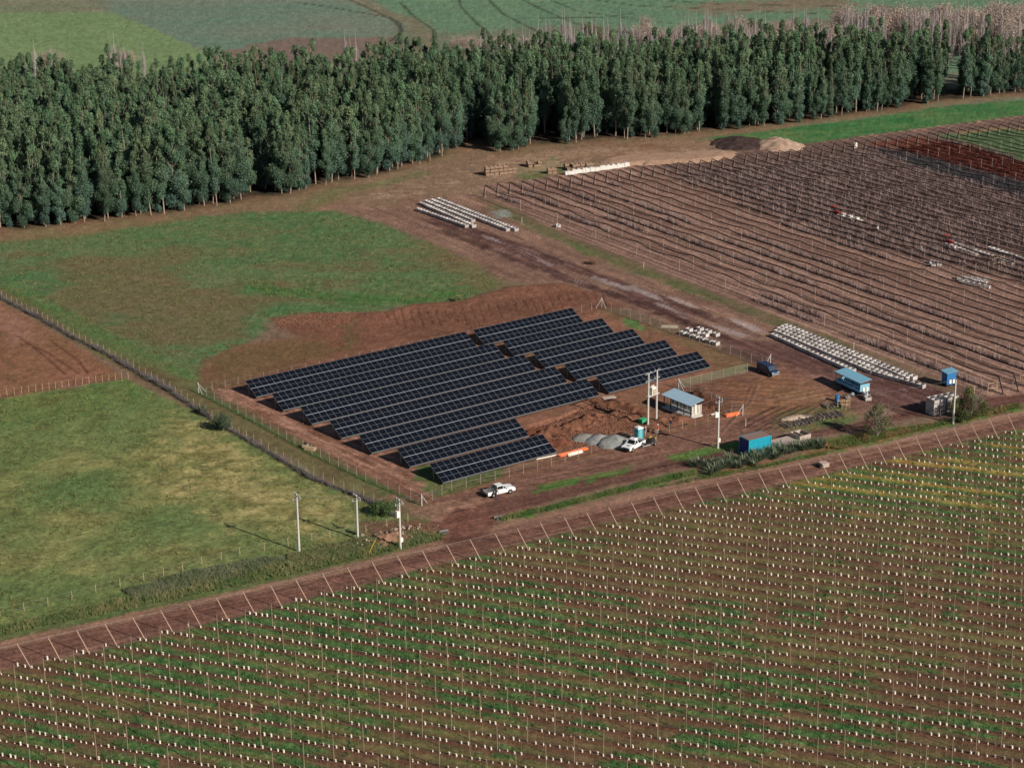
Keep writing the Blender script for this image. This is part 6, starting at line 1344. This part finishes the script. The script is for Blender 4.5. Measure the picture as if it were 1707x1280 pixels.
# ------------------------------------------------------------------ people
def person(px, rz, lab, shirt, trousers, helmet, pose='stand', skin=(.34, .2, .14)):
    g = G(*px); rt = root('person', g, rz, lab, 'person')
    m, n, b_ = newmat('clothed_figure'); b_.inputs['Roughness'].default_value = .85
    tc = n.nodes.new('ShaderNodeTexCoord'); sp = n.nodes.new('ShaderNodeSeparateXYZ'); n.links.new(tc.outputs['Object'], sp.inputs[0]); mr = n.nodes.new('ShaderNodeMapRange'); mr.inputs[2].default_value = 1.8; n.links.new(sp.outputs[2], mr.inputs[0])
    rp = n.nodes.new('ShaderNodeValToRGB'); rp.color_ramp.interpolation = 'CONSTANT'; e = rp.color_ramp.elements; e[0].position = 0; e[0].color = (.03, .022, .018, 1); e[1].position = .06; e[1].color = (*trousers, 1)
    for pos, c in ((.53, shirt), (.835, skin)): q = e.new(pos); q.color = (*c, 1)
    n.links.new(mr.outputs[0], rp.inputs[0]); n.links.new(rp.outputs[0], b_.inputs['Base Color'])
    V_ = []; E_ = []; Rr = []
    def j(x, y, z, r, p=None):
        V_.append((x, y, z)); Rr.append(r); k = len(V_) - 1
        if p is not None: E_.append((p, k))
        return k
    bend = .25 if pose == 'bend' else 0; pel = j(0, 0, .95, .15); ch = j(bend, 0, 1.22, .17, pel); sh = j(bend * 1.7, 0, 1.42, .13, ch); nk = j(bend * 2, 0, 1.52, .06, sh); j(bend * 2.1 + .02, 0, 1.60, .10, nk) ; hd_ = len(V_) - 1; j(bend * 2.2 + .02, 0, 1.70, .09, hd_)
    for s_ in (-1, 1):
        st = .14 * s_ if pose != 'stand' else .04 * s_
        hp_ = j(0, .1 * s_, .88, .11, pel); kn = j(st + .03, .12 * s_, .50, .075, hp_); an = j(st, .13 * s_, .09, .05, kn); j(st + .16, .14 * s_, .04, .045, an)
        so = j(bend * 1.7, .2 * s_, 1.40, .07, sh); el = j(bend * 1.4 + .06, .27 * s_, 1.12, .05, so); wr = j(bend + .2, .26 * s_, .92, .035, el); pa = j(bend + .24, .26 * s_, .85, .035, wr)
        for f in range(4): a_ = j(bend + .22 + f * .02, .25 * s_ + (f - 1.5) * .018, .80, .010, pa); j(bend + .23 + f * .02, .25 * s_ + (f - 1.5) * .018, .76 - .005 * (f % 2), .009, a_)
        a_ = j(bend + .28, .23 * s_, .84, .011, pa); j(bend + .30, .225 * s_, .81, .009, a_)
    me = bpy.data.meshes.new('body'); me.from_pydata(V_, E_, []); o = ob('body', me, rt); sk = o.modifiers.new('skin', 'SKIN'); sl = me.skin_vertices[0].data
    for k, r_ in enumerate(Rr): sl[k].radius = (r_, r_)
    sl[0].use_root = True; ss = o.modifiers.new('sub', 'SUBSURF'); ss.levels = 1; ss.render_levels = 1; me.materials.append(m)
    hx = bend * 2.2 + .02; b = MB(); b.tube((hx, 0, 1.72), (hx, 0, 1.79), .135, .125, 10); b.tube((hx, 0, 1.79), (hx, 0, 1.85), .125, .05, 10); b.box((hx + .1, 0, 1.725), (.14, .18, .02)); ob('hat', b.mesh('hat', [helmet]), rt)
    b = MB(); 
    for s_ in (-1, 1): b.box((hx + .095, .035 * s_, 1.655), (.015, .02, .012))
    b.box((hx + .10, 0, 1.615), (.012, .04, .01)); ob('face', b.mesh('face', [M_dark]), rt)
M_hor = mat('orange_helmet', (.8, .2, .04), .4); M_hw = mat('white_helmet', (.75, .72, .68), .4)
person((1096.5, 723), 3.6, 'worker in an orange red vest and pale helmet standing in front of the soil heap', (.75, .10, .04), (.5, .42, .38), M_hw)
person((1118, 713), 4.2, 'worker in dark blue clothes and orange helmet stepping beside the low soil heap', (.04, .05, .09), (.12, .08, .07), M_hor, 'walk')
person((1076, 727), 3.5, 'person in pale pinkish clothes standing right of the portable toilet', (.55, .38, .34), (.5, .36, .33), M_hw)
person((826.5, 832), 1.2, 'person in dark clothes leaning at the rear wheel of the crew cab pickup', (.03, .03, .04), (.05, .05, .06), bpy.data.materials['dark_plastic'], 'bend')
person((1591, 421), 2.0, 'picker in white beside the dark bush in front of the field bins', (.6, .58, .55), (.05, .05, .07), M_hw)
person((1463, 388), 2.0, 'picker in white among the dense berry rows', (.6, .58, .55), (.06, .06, .07), M_hw)
person((1536, 424), 2.0, 'picker in pale clothes left of the long line of field bins', (.5, .47, .44), (.08, .08, .1), M_hw)
g = G(1426, 246.5); b = MB(); b.box((0, 0, .8), (1.0, 1.0, 1.5), 0, 0, 0, 0, (.8, .8)); ob('white_tank', b.mesh('white_tank', [M_tank]), None, g, 0, 'small white tank at the top end of the berry rows', 'tank')

relabel('whitewashed stakes beside the track', lambda s: 'short whitewashed stake by the farm track, ' + s + ' from the left')
relabel('group of four bins among the berry rows', lambda s: 'pale bin, ' + s + ' from the left in the group of four among berry rows')
